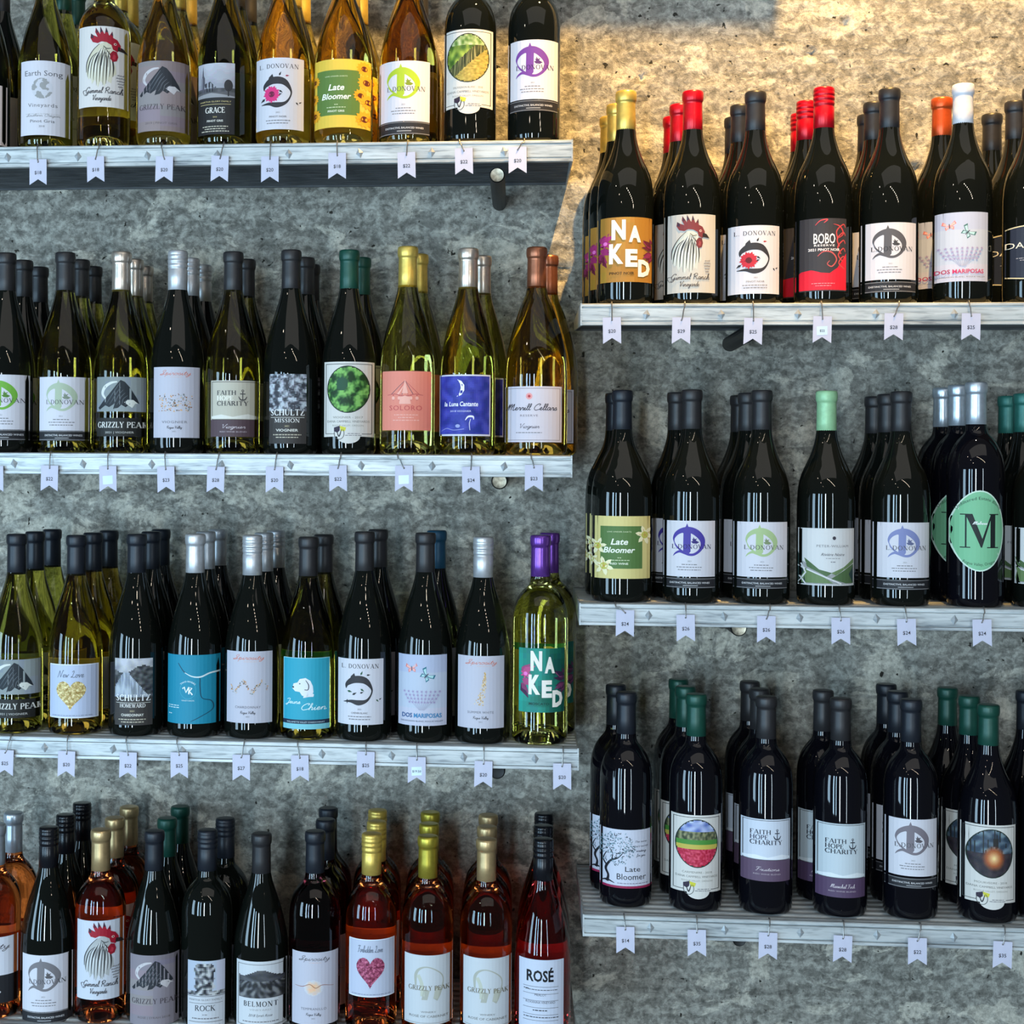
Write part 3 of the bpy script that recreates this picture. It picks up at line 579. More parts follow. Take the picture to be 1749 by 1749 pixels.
def d_late(w, h, bg=(226, 190, 72), panel=(92, 122, 58), kind='sun', low='PINOT GRIS'):
    a = Art(w, h); a.rect(0, 0, w, h, bg)
    if kind == 'sun': a.rect(w*.06, h*.16, w*.83, h*.82, panel)
    else: a.rect(w*.16, h*.16, w*.86, h*.84, panel)
    cx = w*.42 if kind == 'sun' else w*.47
    a.text('LIVE UNDER DARTS', cx, h*.26, 2.2, (214, 220, 180), wd=w*.40)
    a.text('Late', cx, h*.455, 10.5, (240, 240, 226), it=.25, bold=.022, wd=w*.29); a.text('Bloomer', cx, h*.585, 10, (240, 240, 226), it=.25, bold=.022, wd=w*.53)
    lines(a, cx, h*.66, [6], (200, 210, 170)); lines(a, cx, h*.70, [w*.34], (200, 210, 170), h=1.3); a.text(low, cx, h*.775, 3.4, (230, 232, 210), wd=w*.30, bold=.02)
    if kind == 'sun':
        for x, y, r in [(.90, .12, 13), (.93, .32, 14), (.84, .52, 12), (.96, .60, 13), (.90, .86, 15), (.02, .30, 10), (.0, .55, 10), (.02, .80, 12)]:
            flower(a, w*x, h*y, r, (236, 166, 40), (92, 40, 26), 13, x*9)
    else:
        for x, y, r, p in [(.90, .30, 17, .2), (.12, .48, 15, .9), (.22, .80, 17, .3), (.02, .70, 12, .5)]:
            flower(a, w*x, h*y, r, (236, 228, 186), (190, 190, 90), 6, p)
            for i in range(5): t = p+.5+2*PI*i/5; a.stroke([(w*x, h*y, .8), (w*x+r*.6*math.cos(t), h*y+r*.6*math.sin(t), .8)], (196, 140, 60))
    return a
def oval_pic(a, cx, cy, rx, ry, fn, n=40):
    a.ell(cx, cy, rx+2, ry+2, (34, 46, 38), 36)
    def g(u, v):
        X, Y = u*2-1, v*2-1
        return fn(u, v) if X*X+Y*Y < 1 else None
    a.grid(cx-rx, cy-ry, cx+rx, cy+ry, n, n, g)
def pic_vineyard(u, v):
    edge = 1.02-.75*u
    if v > edge: return mixrgb((196, 176, 92), (142, 128, 62), .5+.9*nz(u*14, v*26, 1))
    if v < .22: return mixrgb((196, 206, 160), (84, 120, 48), .5+.9*nz(u*12, v*12, 5))
    t = nz(u*9, v*6, 2); return mixrgb((66, 98, 36), (178, 196, 82), .5+t*1.2) if v < edge-.28 else mixrgb((40, 50, 24), (150, 144, 96), .4+1.2*nz(u*34, v*3, 3))
def pic_leaves(u, v): return mixrgb((24, 62, 30), (132, 190, 96), .45+1.5*nz(u*6, v*6, 2)+.7*nz(u*17, v*17, 3)) if (u-.36)**2+(v-.38)**2 > .022 else (44, 84, 60)
def pic_field(u, v):
    if v < .26: return mixrgb((92, 110, 176), (206, 214, 234), .5+1.2*nz(u*5, v*9, 4))
    if v < .42: return mixrgb((56, 66, 46), (150, 146, 110), .5+1.2*nz(u*16, v*14, 1))
    if v < .52: return (72, 138, 62)
    if v < .62: return (196, 180, 84)
    return mixrgb((176, 30, 60), (220, 84, 110), .4+1.2*nz(u*20, v*20, 1))
def pic_fire(u, v):
    d = math.hypot(u-.55, (v-.60)*1.0)
    base = mixrgb((52, 66, 84), (120, 140, 150), .3+1.3*nz(u*6, v*8, 2)) if v < .5 else mixrgb((36, 34, 44), (72, 62, 66), .5+nz(u*8, v*8, 7))
    if v < .5 and (nz(u*24, v*2, 9) > .28): base = (40, 40, 40)
    if d < .28: base = mixrgb((255, 226, 160), (170, 90, 50), d/.17) if d < .17 else mixrgb((170, 90, 50), base, (d-.17)/.11)
    return base
def d_oval(w, h, fn, t1='SAUVIGNON BLANC - 2018', accent=(206, 200, 60)):
    a = Art(w, h+10); rr = w*.23
    pts = [(0, 0), (w, 0), (w, h-2)] + [(w*.52+rr*math.cos(t), h-3+12*math.sin(t)) for t in [i*PI/12 for i in range(13)]] + [(0, h-2)]
    a.poly(pts, (212, 208, 202)); e = (58, 60, 60)
    a.rect(3, 3.5, w-3, 4.5, e).rect(3, 3.5, 4, h-7, e).rect(w-4, 3.5, w-3, h-7, e).rect(3, h-8, w*.24, h-7, e).rect(w*.78, h-8, w-3, h-7, e)
    oval_pic(a, w*.5, h*.36, w*.41, h*.295, fn)
    a.text(t1, w*.5, h*.74, 3.6, (128, 126, 118), wd=w*.60); a.text('DANA CAMPBELL VINEYARDS', w*.5, h*.795, 3.8, (120, 118, 112), wd=w*.84); a.text('ROGUE VALLEY, OREGON', w*.5, h*.845, 3, (150, 148, 140), wd=w*.62)
    x, y = w*.33, h*.93; a.ring(x, y+1, 8.5, 10, 1.0, (60, 60, 60)); a.poly([(x-9, y-9), (x+1, y-12), (x+1, y-4), (x-3, y), (x-9, y-3)], (48, 34, 56)); a.poly([(x+1, y-12), (x+12, y-9), (x+10, y-3), (x+3, y-3)], accent); a.curve([(x-4, y-3, 1), (x, y+6, 2), (x+4, y-6, 1)], (40, 40, 44))
    lines(a, w*.62, h*.935, [20, 28], h=1.1, gap=3, seed=5); return a
def d_bearsplit(w, h):
    a = Art(w, h); a.grid(0, 0, w, 58, 10, 8, lambda u, v: mixrgb((128, 136, 138), (150, 158, 160), u+.3*v)); bear(a, w*.04, 4, w*.82, 52, (34, 40, 46), (214, 216, 208)); return a
def d_grizband(w, h):
    a = Art(w, h); a.rect(0, 0, w, h, (34, 34, 32)); a.serif('GRIZZLY PEAK', w*.5, h*.53, 9.6, (220, 218, 212), wd=w*.94, heavy=1.15); a.text('2021 | VIOGNIER', w*.48, h*.84, 3.6, (190, 188, 182), wd=w*.56); return a
def d_script(w, h, kind='mosaic', low='VIOGNIER', sub='Rogue Valley'):
    a = Art(w, h); a.rect(0, 0, w, h, (190, 188, 200)); a.script('Spirosity', w*.5, h*.115, 6.5, (200, 120, 104) if kind != 'ink' else (90, 86, 92), wd=w*.68); lines(a, w*.55, h*.14, [w*.28], (206, 180, 176), h=.9)
    cols = [(206, 150, 96), (150, 104, 70), (120, 130, 130), (190, 190, 190), (214, 170, 120), (110, 96, 84)]; rnd = random.Random(len(low))
    if kind == 'mosaic':
        for i in range(150): x, y = rnd.uniform(w*.14, w*.86), rnd.uniform(h*.37, h*.62); a.rect(x, y, x+rnd.uniform(1, 2.6), y+rnd.uniform(1, 2.4), cols[i//25])
    elif kind == 'blobs':
        for i in range(110):
            t = rnd.random(); x = w*(.10+.8*t); y = h*(.49+.07*math.sin(t*13)+rnd.uniform(-.035, .035)); a.rect(x, y, x+rnd.uniform(1, 2.4), y+rnd.uniform(1, 2.2), cols[i//20])
    elif kind == 'sax':
        for i in range(140):
            t = rnd.random(); x = w*(.58-.14*t**2)+rnd.uniform(-1, 1)*(1+t*7); y = h*(.22+.46*t); a.rect(x, y, x+1.6, y+1.6, [(214, 176, 110), (230, 206, 160), (190, 150, 90)][i//50])
    else:
        a.grid(w*.28, h*.38, w*.72, h*.60, 22, 18, lambda u, v: mixrgb((236, 190, 150), (206, 206, 214), ((u-.5)**2+(v-.5)**2)*5+.5*nz(u*5, v*5)) if (u-.5)**2+(v-.5)**2 < .23 else None)
        a.curve([(w*.08, h*.47, .5), (w*.25, h*.475, 1), (w*.42, h*.44, 1), (w*.55, h*.49, 1.1), (w*.7, h*.45, 1), (w*.92, h*.48, .5)], (150, 96, 74))
    a.text(low, w*.5, h*.795, 4.2, (110, 108, 116), wd=w*.56, space=1.15); a.script(sub, w*.5, h*.87, 3.4, (90, 88, 94), wd=w*.34); a.text('2021', w*.5, h*.92, 2.4, GREY); return a
def anchor(a, x, y, s, c):
    a.rect(x-.7, y-s*.5, x+.7, y+s*.45, c).rect(x-s*.28, y-s*.25, x+s*.28, y-s*.14, c).ring(x, y-s*.55, s*.1, s*.1, 1, c)
    a.curve([(x-s*.42, y+s*.1, 1), (x-s*.25, y+s*.42, 2), (x, y+s*.5, 2.2), (x+s*.25, y+s*.42, 2), (x+s*.42, y+s*.1, 1)], c)
def d_faith(w, h, paper=(190, 184, 168), split=.70, ink=(72, 70, 72), hope=(236, 232, 220), low='Viognier', band=(84, 66, 72), border=(70, 68, 66)):
    a = Art(w, h); a.rect(0, 0, w, h, band); a.rect(0, 0, w, h*split, paper); a.frame(2, 2, w-2, h*split, .9, border)
    t0 = h*split*.34 if split > .6 else h*.2
    a.serif('FAITH', w*.36, t0+2, 7.6, ink, wd=w*.42, heavy=1.3); a.serif('HOPE', w*.33, t0+11, 7.6, hope, wd=w*.36, heavy=1.3); a.serif('CHARITY', w*.48, t0+20, 7.6, ink, wd=w*.66, heavy=1.3)
    anchor(a, w*.70, t0+3, 15, ink)
    a.poly([(2, h*split-2), (2, h*split-6), (w*.25, h*split-9), (w*.5, h*split-5), (w*.8, h*split-10), (w-2, h*split-6), (w-2, h*split-2)], mixrgb(paper, (255, 255, 255), .45))
    a.script(low, w*.5, h*(split+1)/2, 5.2, (206, 194, 198), wd=w*.5); a.text('RED WINE BLEND', w*.5, h*(split+1)/2+7, 2.4, (180, 166, 172), wd=w*.56); return a
def d_schultz(w, h, pic, low='MISSION', var='VIOGNIER', split=.46):
    a = Art(w, h); a.rect(0, 0, w, h, (58, 54, 52)); a.grid(0, 0, w, h*split*1.16, 32, 30, pic)
    a.serif('SCHULTZ', w*.5, h*(split+.135), 10.4, (230, 228, 226), wd=w*.92, heavy=1.2); a.rect(3, h*(split+.16), w-3, h*(split+.167), (200, 198, 190))
    a.serif(low, w*.5, h*(split+.235), 6.6, (216, 212, 208), wd=w*.68, heavy=1.2); a.text('2021', w*.5, h*(split+.30), 3, (206, 190, 150)); a.text(var, w*.5, h*(split+.365), 4.4, (220, 216, 206), wd=w*.6, bold=.02)
    lines(a, w*.5, h*(split+.405), [w*.75, w*.6], (190, 180, 160), h=1.6, gap=4.4); return a
def pic_stone(u, v): return mixrgb((56, 58, 66), (190, 194, 204), .45+1.3*nz(u*7, v*8, 5)+.8*nz(u*19, v*19, 2))
def pic_road(u, v):
    if v < .28+.1*math.sin(u*6): return mixrgb((196, 196, 200), (150, 150, 156), v*2+nz(u*5, v*5))
    d = abs(u-.32-.1*(v-.28)); t = (v-.26)*.75
    return mixrgb((176, 184, 196), (120, 128, 140), .5+1.6*nz(u*20, v*3, 1)) if d < t else mixrgb((44, 46, 48), (104, 106, 108), .5+1.2*nz(u*9, v*12, 4))
def d_tent(w, h):
    c = (226, 136, 118); a = Art(w, h); a.rect(0, 0, w, h, c); k = (196, 96, 92); l = (240, 176, 160)
    cx = w*.48
    for i, x in enumerate([-24, -14, -5, 5, 14, 24]): a.stroke([(cx, 16, .8), (cx+x, 40, 1.2)], k if i % 2 else (120, 84, 90))
    a.poly([(cx, 14), (cx-5, 38), (cx+5, 38)], l); a.poly([(cx-14, 39), (cx, 22), (cx-10, 40)], l)
    a.stroke([(cx-30, 41, 1), (cx-18, 39, 1.5), (cx, 43, 2), (cx+18, 39, 1.5), (cx+30, 41, 1)], k)
    for x in (-20, -10, 10, 20): a.rect(cx+x-.8, 40, cx+x+.8, 50, k); a.ell(cx+x, 46, 2.6, 3, l)
    a.poly([(cx-10, 56), (cx-8, 44), (cx, 42), (cx+8, 44), (cx+10, 56)], l)
    a.text('SOLORO', w*.49, 67, 8.6, (196, 84, 84), wd=w*.66, space=1.1); lines(a, w*.5, 74, [40, 26, 44], (236, 178, 164), h=1.4, gap=4.6); return a
def d_moon(w, h):
    a = Art(w, h); a.rect(0, 0, w, h, (206, 208, 224)); a.grid(1.5, 2.5, w-1.5, h-3, 26, 30, lambda u, v: mixrgb((38, 48, 140), (70, 76, 178), .5+1.3*nz(u*7, v*7, 3)))
    X, Y = 30, 8; a.poly([(X+2, Y), (X+9, Y+3), (X+14, Y+10), (X+14, Y+19), (X+9, Y+27), (X+1, Y+30), (X+6, Y+23), (X+8, Y+15), (X+7, Y+8)], (234, 236, 240))
    a.text('la Luna', 22, 54, 7.5, (232, 234, 240), wd=24, it=.15, bold=.02); a.text('Cantante', 52, 54, 8, (232, 234, 240), wd=31, it=.15, bold=.02); a.text('2018 VIOGNIER', 38, 64, 3, (206, 210, 230), wd=36)
    a.curve([(54, 95, .8), (53, 84, 1), (55, 76, .8)], (226, 228, 236)); a.curve([(46, 78, 1), (51, 72, 3), (59, 72, 3), (60, 77, 1)], (226, 228, 236)); a.curve([(4, 97, .5), (14, 92, .8), (26, 95, .8), (44, 93, .8)], (160, 166, 210)); a.ell(33, 88, 4, 3, (150, 158, 206)); return a
def d_merrill(w, h):
    a = Art(w, h); a.rect(0, 0, w, h, (204, 198, 208)); a.frame(3, 3, w-3, h-3, .9, (130, 120, 124)); flower(a, w*.44, 17, 6.5, (222, 150, 150), (176, 54, 62), 12)
    a.script('Merrill Cellars', w*.48, 41, 8.5, (54, 48, 56), wd=86, bold=.008); a.text('RESERVE', w*.44, 52, 3.6, (110, 100, 108), wd=30, space=1.2); a.script('Viognier', w*.44, 72, 6, (80, 74, 84), wd=34); lines(a, w*.44, 79, [44], h=1.3); return a
def d_goldheart(w, h, words='New Love', cols=((196, 164, 84), (150, 118, 52), (246, 232, 180)), paper=(184, 194, 218)):
    a = Art(w, h); a.rect(0, 0, w, h, paper); a.frame(0, 0, w, h, 1.3, (232, 236, 244)); a.script(words, w*.48, 22, 9, (110, 116, 132), wd=w*.56)
    heart(a, w*.49, h*.59, w*.62, h*.54, cols); lines(a, w*.5, h-5, [w*.85], (120, 128, 150), h=1); return a
def d_map(w, h):
    T = (28, 134, 162); a = Art(w, h); a.rect(0, 0, w, h, T); D = (24, 70, 92)
    a.curve([(22, 14, 1.2), (32, 28, 1.6), (46, 36, 1.4), (58, 38, 1.4), (59, 52, 1.8), (62, 72, 1.4), (76, 78, 1.6), (78, 92, 1.4), (60, 104, 1.4), (44, 112, 1)], D)
    a.curve([(34, 30, 1), (46, 36, 2), (60, 37, 2.5), (74, 31, 2.5), (w-1, 29, 3)], (206, 224, 226))
    a.ring(39, 59, 13.5, 15, .9, (60, 160, 184)); a.text('TWO RIVERS', 39, 46, 2.8, (222, 232, 234), wd=26, arc=16.0)
    a.stroke([(30, 57, 2.4), (33, 54, 2.4), (36, 63, 2.6), (41, 54, 2.2)], (232, 238, 238)); a.stroke([(41, 66, 2.2), (41, 54, 2.2), (46, 56, 2.2), (42, 61, 2), (47, 67, 2.2)], (232, 238, 238))
    a.text('VINEYARDS', 39, 78, 2.4, (200, 222, 226), wd=22); lines(a, 14, 85, [20, 22], (206, 226, 230), h=1.2, gap=3.6); lines(a, 7, 99, [6], (206, 226, 230)); return a
def d_dog(w, h):
    T = (46, 158, 182); a = Art(w, h); a.rect(0, 0, w, h, T); a.frame(0, 0, w, h, 1, (150, 206, 214)); wh = (222, 226, 232)
    a.poly([(17, 52), (19, 44), (26, 42), (30, 36), (40, 34), (48, 39), (52, 48), (53, 58), (51, 62), (46, 60), (44, 66), (34, 64), (30, 58), (22, 57)], wh)
    a.poly([(38, 58), (48, 58), (54, 62), (53, 66), (46, 66), (36, 68)], wh); a.curve([(40, 38, 1), (45, 46, 1.6), (44, 54, 1.4), (38, 54, 1)], (60, 56, 66)); a.ell(18.5, 50, 1.6, 1.4, (40, 38, 44)); a.ell(30, 44, 1.2, 1, (40, 38, 44))
    a.script('Jeune', 18, 78, 6.5, (206, 232, 236), wd=26, bold=.01); a.script('Chien', 52, 88, 8.5, (206, 232, 236), wd=42, bold=.01)
    a.rect(0, 105, w, 112, (28, 44, 66)); a.text('WILLAMETTE VALLEY CHARDONNAY', w/2, 110.4, 2.8, (190, 210, 220), wd=w*.82); a.rect(0, 112, w, h, (120, 192, 204)); return a
def butterfly(a, x, y, s, c, fill, ang):
    ca, sa = math.cos(ang), math.sin(ang); q = lambda L: [(x+(u*ca-v*sa)*s, y+(u*sa+v*ca)*s) for u, v in L]
    for m in (1, -1):
        a.poly(q([(0, 0), (m*.9, -.9), (m*1.1, -.3), (m*.4, .1)]), c); a.poly(q([(m*.1, -.08), (m*.75, -.65), (m*.9, -.3), (m*.35, 0)]), fill)
        a.poly(q([(0, .05), (m*.7, .2), (m*.6, .8), (m*.2, .5)]), c); a.poly(q([(m*.15, .12), (m*.55, .28), (m*.48, .62), (m*.22, .42)]), fill)
    a.stroke([*[(p[0], p[1], s*.12) for p in q([(0, -.35), (0, .5)])]], (60, 60, 66))
def d_maripo(w, h, tc=(60, 130, 176), tc2=(50, 90, 140), bcol=(46, 110, 130)):
    a = Art(w, h); a.grid(0, 0, w, h, 8, 8, lambda u, v: mixrgb((180, 190, 210), (196, 200, 210), v)); butterfly(a, w*.29, h*.19, 9.5, (222, 128, 120), (240, 180, 170), -.1); butterfly(a, w*.60, h*.29, 12, bcol, (176, 214, 214), .75)
    for i in range(9):
        x = w*(.14+.09*i); t = (i-4)/4; a.curve([(w*.5+t*4, h*.78, .9), (w*.5+t*18, h*.66, .9), (x, h*(.52+.05*abs(t)), .6)], (170, 170, 190))
        for j in range(4): flower(a, x-t*j*3, h*(.52+.05*j), 3, (172, 160, 190), (150, 140, 176), 5, i)
    a.text('DOS', w*.20, h*.885, 7.5, tc2, wd=w*.21, bold=.02); a.text('MARIPOSAS', w*.62, h*.885, 7.5, tc, wd=w*.56, bold=.02); a.text('SAUVIGNON BLANC, ROGUE VALLEY', w*.5, h*.945, 2.4, (100, 104, 120), wd=w*.86); return a
def d_naked(w, h, bg=(190, 144, 60), bg2=(160, 112, 44), fl=(176, 50, 120), fl2=(90, 26, 44), low='PINOT NOIR', wh=(238, 232, 222)):
    a = Art(w, h); a.grid(0, 0, w, h, 12, 12, lambda u, v: mixrgb(bg, bg2, .3+.7*u+.4*nz(u*3, v*3)))
    rnd = random.Random(4)
    for i in range(16):
        t = rnd.uniform(-1.4, 1.4); l = rnd.uniform(10, 30); x, y = 2, h*.45; leaf(a, max(1, x+4*math.cos(t)), y+14*math.sin(t), l, t*.9, mixrgb(fl, fl2, rnd.random()))
    for i in range(12):
        t = rnd.uniform(PI-1.2, PI+1.2); leaf(a, w-1, h*.5+12*math.sin(t), rnd.uniform(8, 20), t, mixrgb(fl2, fl, rnd.random()*.6))
    flower(a, w*.15, h*.40, 9, fl, (240, 120, 200), 7)
    for t, x, y, s in [('N', .38, .33, 33), ('A', .67, .37, 27), ('K', .34, .70, 33), ('E', .61, .75, 29), ('D', .84, .90, 28)]:
        a.text(t, w*x, h*y, s*.96*h/112, wh, bold=.055, wd=w*(.22 if t in 'AED' else .25))
    a.text(low, w*.44, h*.885, 4.6, tuple(int(v*.35) for v in bg), wd=w*.44, bold=.02); return a
def d_bobo(w, h):
    a = Art(w, h); a.rect(0, 0, w, h, (54, 52, 56)); R_ = (214, 30, 52)
    a.poly([(0, h-2), (0, 100), (10, 92), (24, 90), (40, 95), (54, 96), (68, 86), (78, 70), (w, 60), (w, h-2)], R_)
    for k in range(5):
        a.curve([(w-4-k*3, 88-k*13, 2), (w-14-k, 78-k*14, 2), (w-6, 66-k*14, 2), (w-2, 72-k*14, 1)], (196, 70, 72))
    a.curve([(34, 66, 1), (44, 58, 2), (58, 60, 2.4), (66, 72, 2), (58, 84, 2), (50, 80, 1.4), (54, 74, 1)], (190, 84, 84)); a.curve([(30, 12, .6), (38, 4, 1.6), (50, 2, 2.2), (44, 8, 1)], (206, 70, 76)); a.curve([(60, 10, .6), (72, 14, 2), (78, 26, 2), (70, 34, 1)], (200, 70, 72))
    a.text('BOBO', w*.54, 44, 18, (236, 232, 232), wd=36, bold=.012); a.text('RESERVE', w*.54, 49, 3.4, (226, 220, 220), wd=34, bold=.02, space=1.2); a.text('2021 PINOT NOIR', w*.54, 57, 4.6, (232, 226, 226), wd=52, bold=.02)
    lines(a, w*.52, h-14, [38, 26], (240, 130, 140), h=1.4, gap=4); return a
def d_navy(w, h):
    a = Art(w, h); B = (36, 44, 62); n = 16
    top = [(w*i/n, 8*(2*i/n-1)**2) for i in range(n+1)]; bot = [(w*i/n, h-8*(2*i/n-1)**2) for i in range(n, -1, -1)]
    a.poly(top+bot, B); a.stroke([(x, y+1.5, 2) for x, y in top], (206, 196, 160)); a.stroke([(x, y-1.5, 2) for x, y in bot], (206, 196, 160)); a.text('DANCIN', w*.5, h*.42, 11, (226, 222, 206), wd=w*.72); lines(a, w*.5, h*.6, [40, 30], (150, 150, 160)); return a
def d_peter(w, h):
    a = Art(w, h); G1, G2, G3 = (78, 104, 66), (104, 128, 84), (40, 62, 60); wh = (208, 208, 208)
    a.rect(0, 0, w, h, wh); a.poly([(2, 56), (2, 98), (w-2, 98), (w-2, 52), (74, 70), (52, 80), (34, 74), (12, 60)], wh)
    a.poly([(1, 42), (8, 62), (12, 98), (2, 98)], G3); a.poly([(10, 52), (32, 72), (54, 78), (44, 84), (14, 68)], G1); a.poly([(12, 70), (40, 86), (56, 96), (2, 96)], G2); a.poly([(w-1, 52), (w-1, 60), (60, 82), (52, 78), (74, 68)], G2); a.poly([(52, 88), (w-2, 62), (w-2, 96), (78, 96)], G1); a.poly([(84, 80), (w-2, 66), (w-2, 96), (92, 96)], G3)
    a.stroke([(0, 66, 2.4), (30, 80, 2.4), (70, 97, 2.4)], wh); a.stroke([(2, 96, 2.2), (12, 78, 2.2), (6, 62, 2.2)], wh); a.stroke([(12, 98, 2), (4, 84, 2)], wh)
    a.frame(0, 0, w, h, 1.5, wh); a.ell(w*.6, 17, 3, 3.2, (60, 56, 66)); a.text('PETER-WILLIAM', w*.58, 33, 4.4, (120, 118, 122), wd=54, space=1.15); a.script('Rivière Noire', w*.58, 48, 5, (70, 66, 72), wd=40); lines(a, w*.58, 52, [24], h=.9); lines(a, w*.58, 58, [8], h=1.4); return a
def d_M(w, h):
    a = Art(w, h); a.ell(w/2, h/2, w/2, h/2, (200, 222, 206), 44); a.ell(w/2, h/2, w/2-2.2, h/2-2.4, (122, 186, 144), 44); K = (26, 34, 34)
    cx, t, b = w*.52, h*.29, h*.71; L_, R_ = w*.16, w*.87
    a.rect(L_, t, L_+17, t+1.8, K).rect(R_-17, t, R_, t+1.8, K).rect(L_, b-1.8, L_+15, b, K).rect(R_-21, b-1.8, R_, b, K)
    a.rect(L_+7, t, L_+9.4, b, K).rect(R_-15, t, R_-6, b, K); a.poly([(L_+7, t), (L_+18, t), (cx+3, b-14), (cx, b)], K); a.poly([(R_-14, t), (R_-11.5, t), (cx+1.5, b), (cx-2, b-4)], K)
    a.script('Melrose', w*.50, h*.42, 4.2, (226, 232, 226), wd=24, bold=.02)
    a.text('Unfiltered Estate Blend', w/2, h*.115, 5.4, (44, 60, 50), wd=80, arc=43.0)
    a.text('Rogue Valley, Oregon', w/2, h*.93, 5.2, (44, 60, 50), wd=56, arc=-60.0); return a
def d_tree(w, h):
    a = Art(w, h); a.rect(0, 0, w, h, (200, 202, 216)); a.rect(0, h-4, w, h, (150, 36, 76)); K = (26, 26, 34); rnd = random.Random(9)
    a.curve([(15, h-9, 5), (17, h-20, 3.6), (13, h-32, 4), (21, h-46, 3.4), (33, h-52, 2), (42, h-62, .9)], K); a.curve([(15, h-36, 2.6), (9, h-46, 2), (14, h-60, 1)], K); a.curve([(22, h-46, 2), (24, h-58, 1.4), (19, h-68, .8)], K); a.curve([(6, h-8, 1), (15, h-12, 3), (27, h-8, 1)], K)
    for i in range(300):
        t, r = rnd.uniform(0, 2*PI), math.sqrt(rnd.random()); x, y = 30+31*r*math.cos(t), 33+28*r*math.sin(t)
        if x > 1 and y > 1: leaf(a, x, y, rnd.uniform(2.4, 4.6), rnd.uniform(0, 6.3), [(60, 76, 84), (96, 128, 140), (44, 54, 62), (130, 160, 172)][i//75])
    a.text('Late', 58, 72, 9, K, wd=26); a.text('Bloomer', 56, 86, 10.5, K, wd=50)
    for i, t in enumerate(['The wine', "that's worth", 'waiting', 'for you']): a.script(t, 72, 22+i*8, 3.6, (90, 92, 104), wd=[20, 24, 17, 15][i])
    lines(a, 58, h-9, [52], (110, 100, 120), h=1); return a
def d_rock(w, h):
    a = Art(w, h); a.rect(0, 0, w, h, (196, 198, 204)); a.grid(0, 0, w, 58, 26, 24, lambda u, v: mixrgb((176, 186, 206), (196, 200, 210), u) if (abs(u-.48) > .28-.12*abs(v-.45)+.08*nz(v*6, 2) or v < .08) and v < .86 else mixrgb((44, 46, 52), (196, 196, 198), .5+1.5*nz(u*9, v*9, 3)))
    a.rect(0, 59, w, 60, (90, 90, 92)); a.text('MARTHA GLORY FAMILY', w/2, 67, 3, (110, 110, 112), wd=54); a.rect(3, 71, w-3, 71.8, (120, 120, 122)); a.serif('ROCK', w/2, 84, 9.2, (50, 52, 58), wd=34); lines(a, w/2, 90, [8], h=1.2); lines(a, w/2, 96, [44], h=1.8); a.rect(3, 102, w-3, 103, (120, 120, 122)); lines(a, w/2, 108, [48, 40], h=1.8, gap=5); return a
def d_belmont(w, h):
    a = Art(w, h); a.rect(0, 0, w, h, (202, 204, 208)); a.frame(3, 5, w-3, h-4, 1, (120, 120, 120))
    def g(u, v):
        if v < .16+.10*math.sin(u*7+1): return None
        if v < .45: return mixrgb((54, 54, 58), (96, 96, 100), .5+nz(u*4, v*6, 3))
        return mixrgb((40, 40, 44), (130, 130, 132), .4+1.4*nz((u-.5)/(v+.1)*9, v*6, 7))
    a.grid(5, 12, w-5, 62, 38, 30, g); a.serif('BELMONT', w/2, 76, 8.6, (44, 44, 48), wd=57, space=.16, heavy=1.1); a.text('VINEYARD', w/2, 83, 3, (160, 160, 160), wd=36); a.script('2018 Syrah Rose', w/2, 93, 4.4, (80, 80, 84), wd=40); lines(a, w/2, 101, [60], h=1.6); a.rect(8, 108, w-8, 109, (150, 150, 150)); return a
def d_bearline(w, h):
    a = Art(w, h); a.rect(0, 0, w, h, (198, 202, 206)); k = (172, 172, 160)
    a.curve([(20, 52, 3), (20, 34, 5), (26, 24, 4), (38, 20, 2), (52, 24, 2), (64, 34, 2), (66, 48, 2), (60, 66, 5), (54, 76, 7)], k); a.curve([(24, 34, 6), (30, 48, 6), (32, 70, 7)], (190, 192, 176)); a.poly([(34, 58), (44, 60), (40, 76), (30, 76)], k); a.poly([(54, 52), (62, 56), (58, 74), (50, 74)], (184, 184, 170))
    a.serif('GRIZZLY PEAK', w*.5, 60, 8, (112, 104, 84), wd=w*.82, heavy=1.15); a.text('WINERY', w/2, 98, 3, (120, 118, 114), wd=26); a.text('ROSÉ OF CABERNET', w/2, 106, 4, (110, 108, 104), wd=w*.78); a.rect(3, h-3, w-3, h-2, (160, 160, 160)); return a
def d_rose(w, h):
    a = Art(w, h); a.rect(0, 0, w, h, (198, 204, 220)); K = (20, 20, 24); a.text('ROSÉ', w*.47, 37, 19, K, wd=46, bold=.03)
    for y in (46, 58, 70, 82, 94, 104): a.rect(7, y, w-9, y+.8, (110, 112, 120))
    a.text('MERLOT', w*.48, 62, 4, (60, 60, 66), wd=20); a.text('ROXANNA VINEYARD', w*.48, 75, 4, (60, 60, 66), wd=50); lines(a, w*.48, 86, [26], K, h=1.6); lines(a, w*.5, 98, [60], (60, 60, 66), h=1.5); lines(a, w*.16, 50, [8], K); lines(a, w*.5, 51, [54], (90, 90, 96), h=1.3); return a
def d_partial(w, h):
    a = Art(w, h); a.rect(0, 0, w, h, (214, 216, 226)); a.rect(0, h*.58, w, h, (34, 34, 38)); a.script('Serenity', w*.45, h*.18, 8, (90, 86, 92), wd=w*.75); a.text('MELLO', w*.5, h*.85, 4.5, (214, 214, 214), wd=w*.4); return a
def d_pinkleft(w, h):
    a = Art(w, h); a.rect(0, 0, w, h, (226, 208, 204)); flower(a, w*.5, h*.4, 14, (206, 120, 110), (150, 60, 60), 9); a.text('2019', w*.5, h*.8, 4, GREY); return a

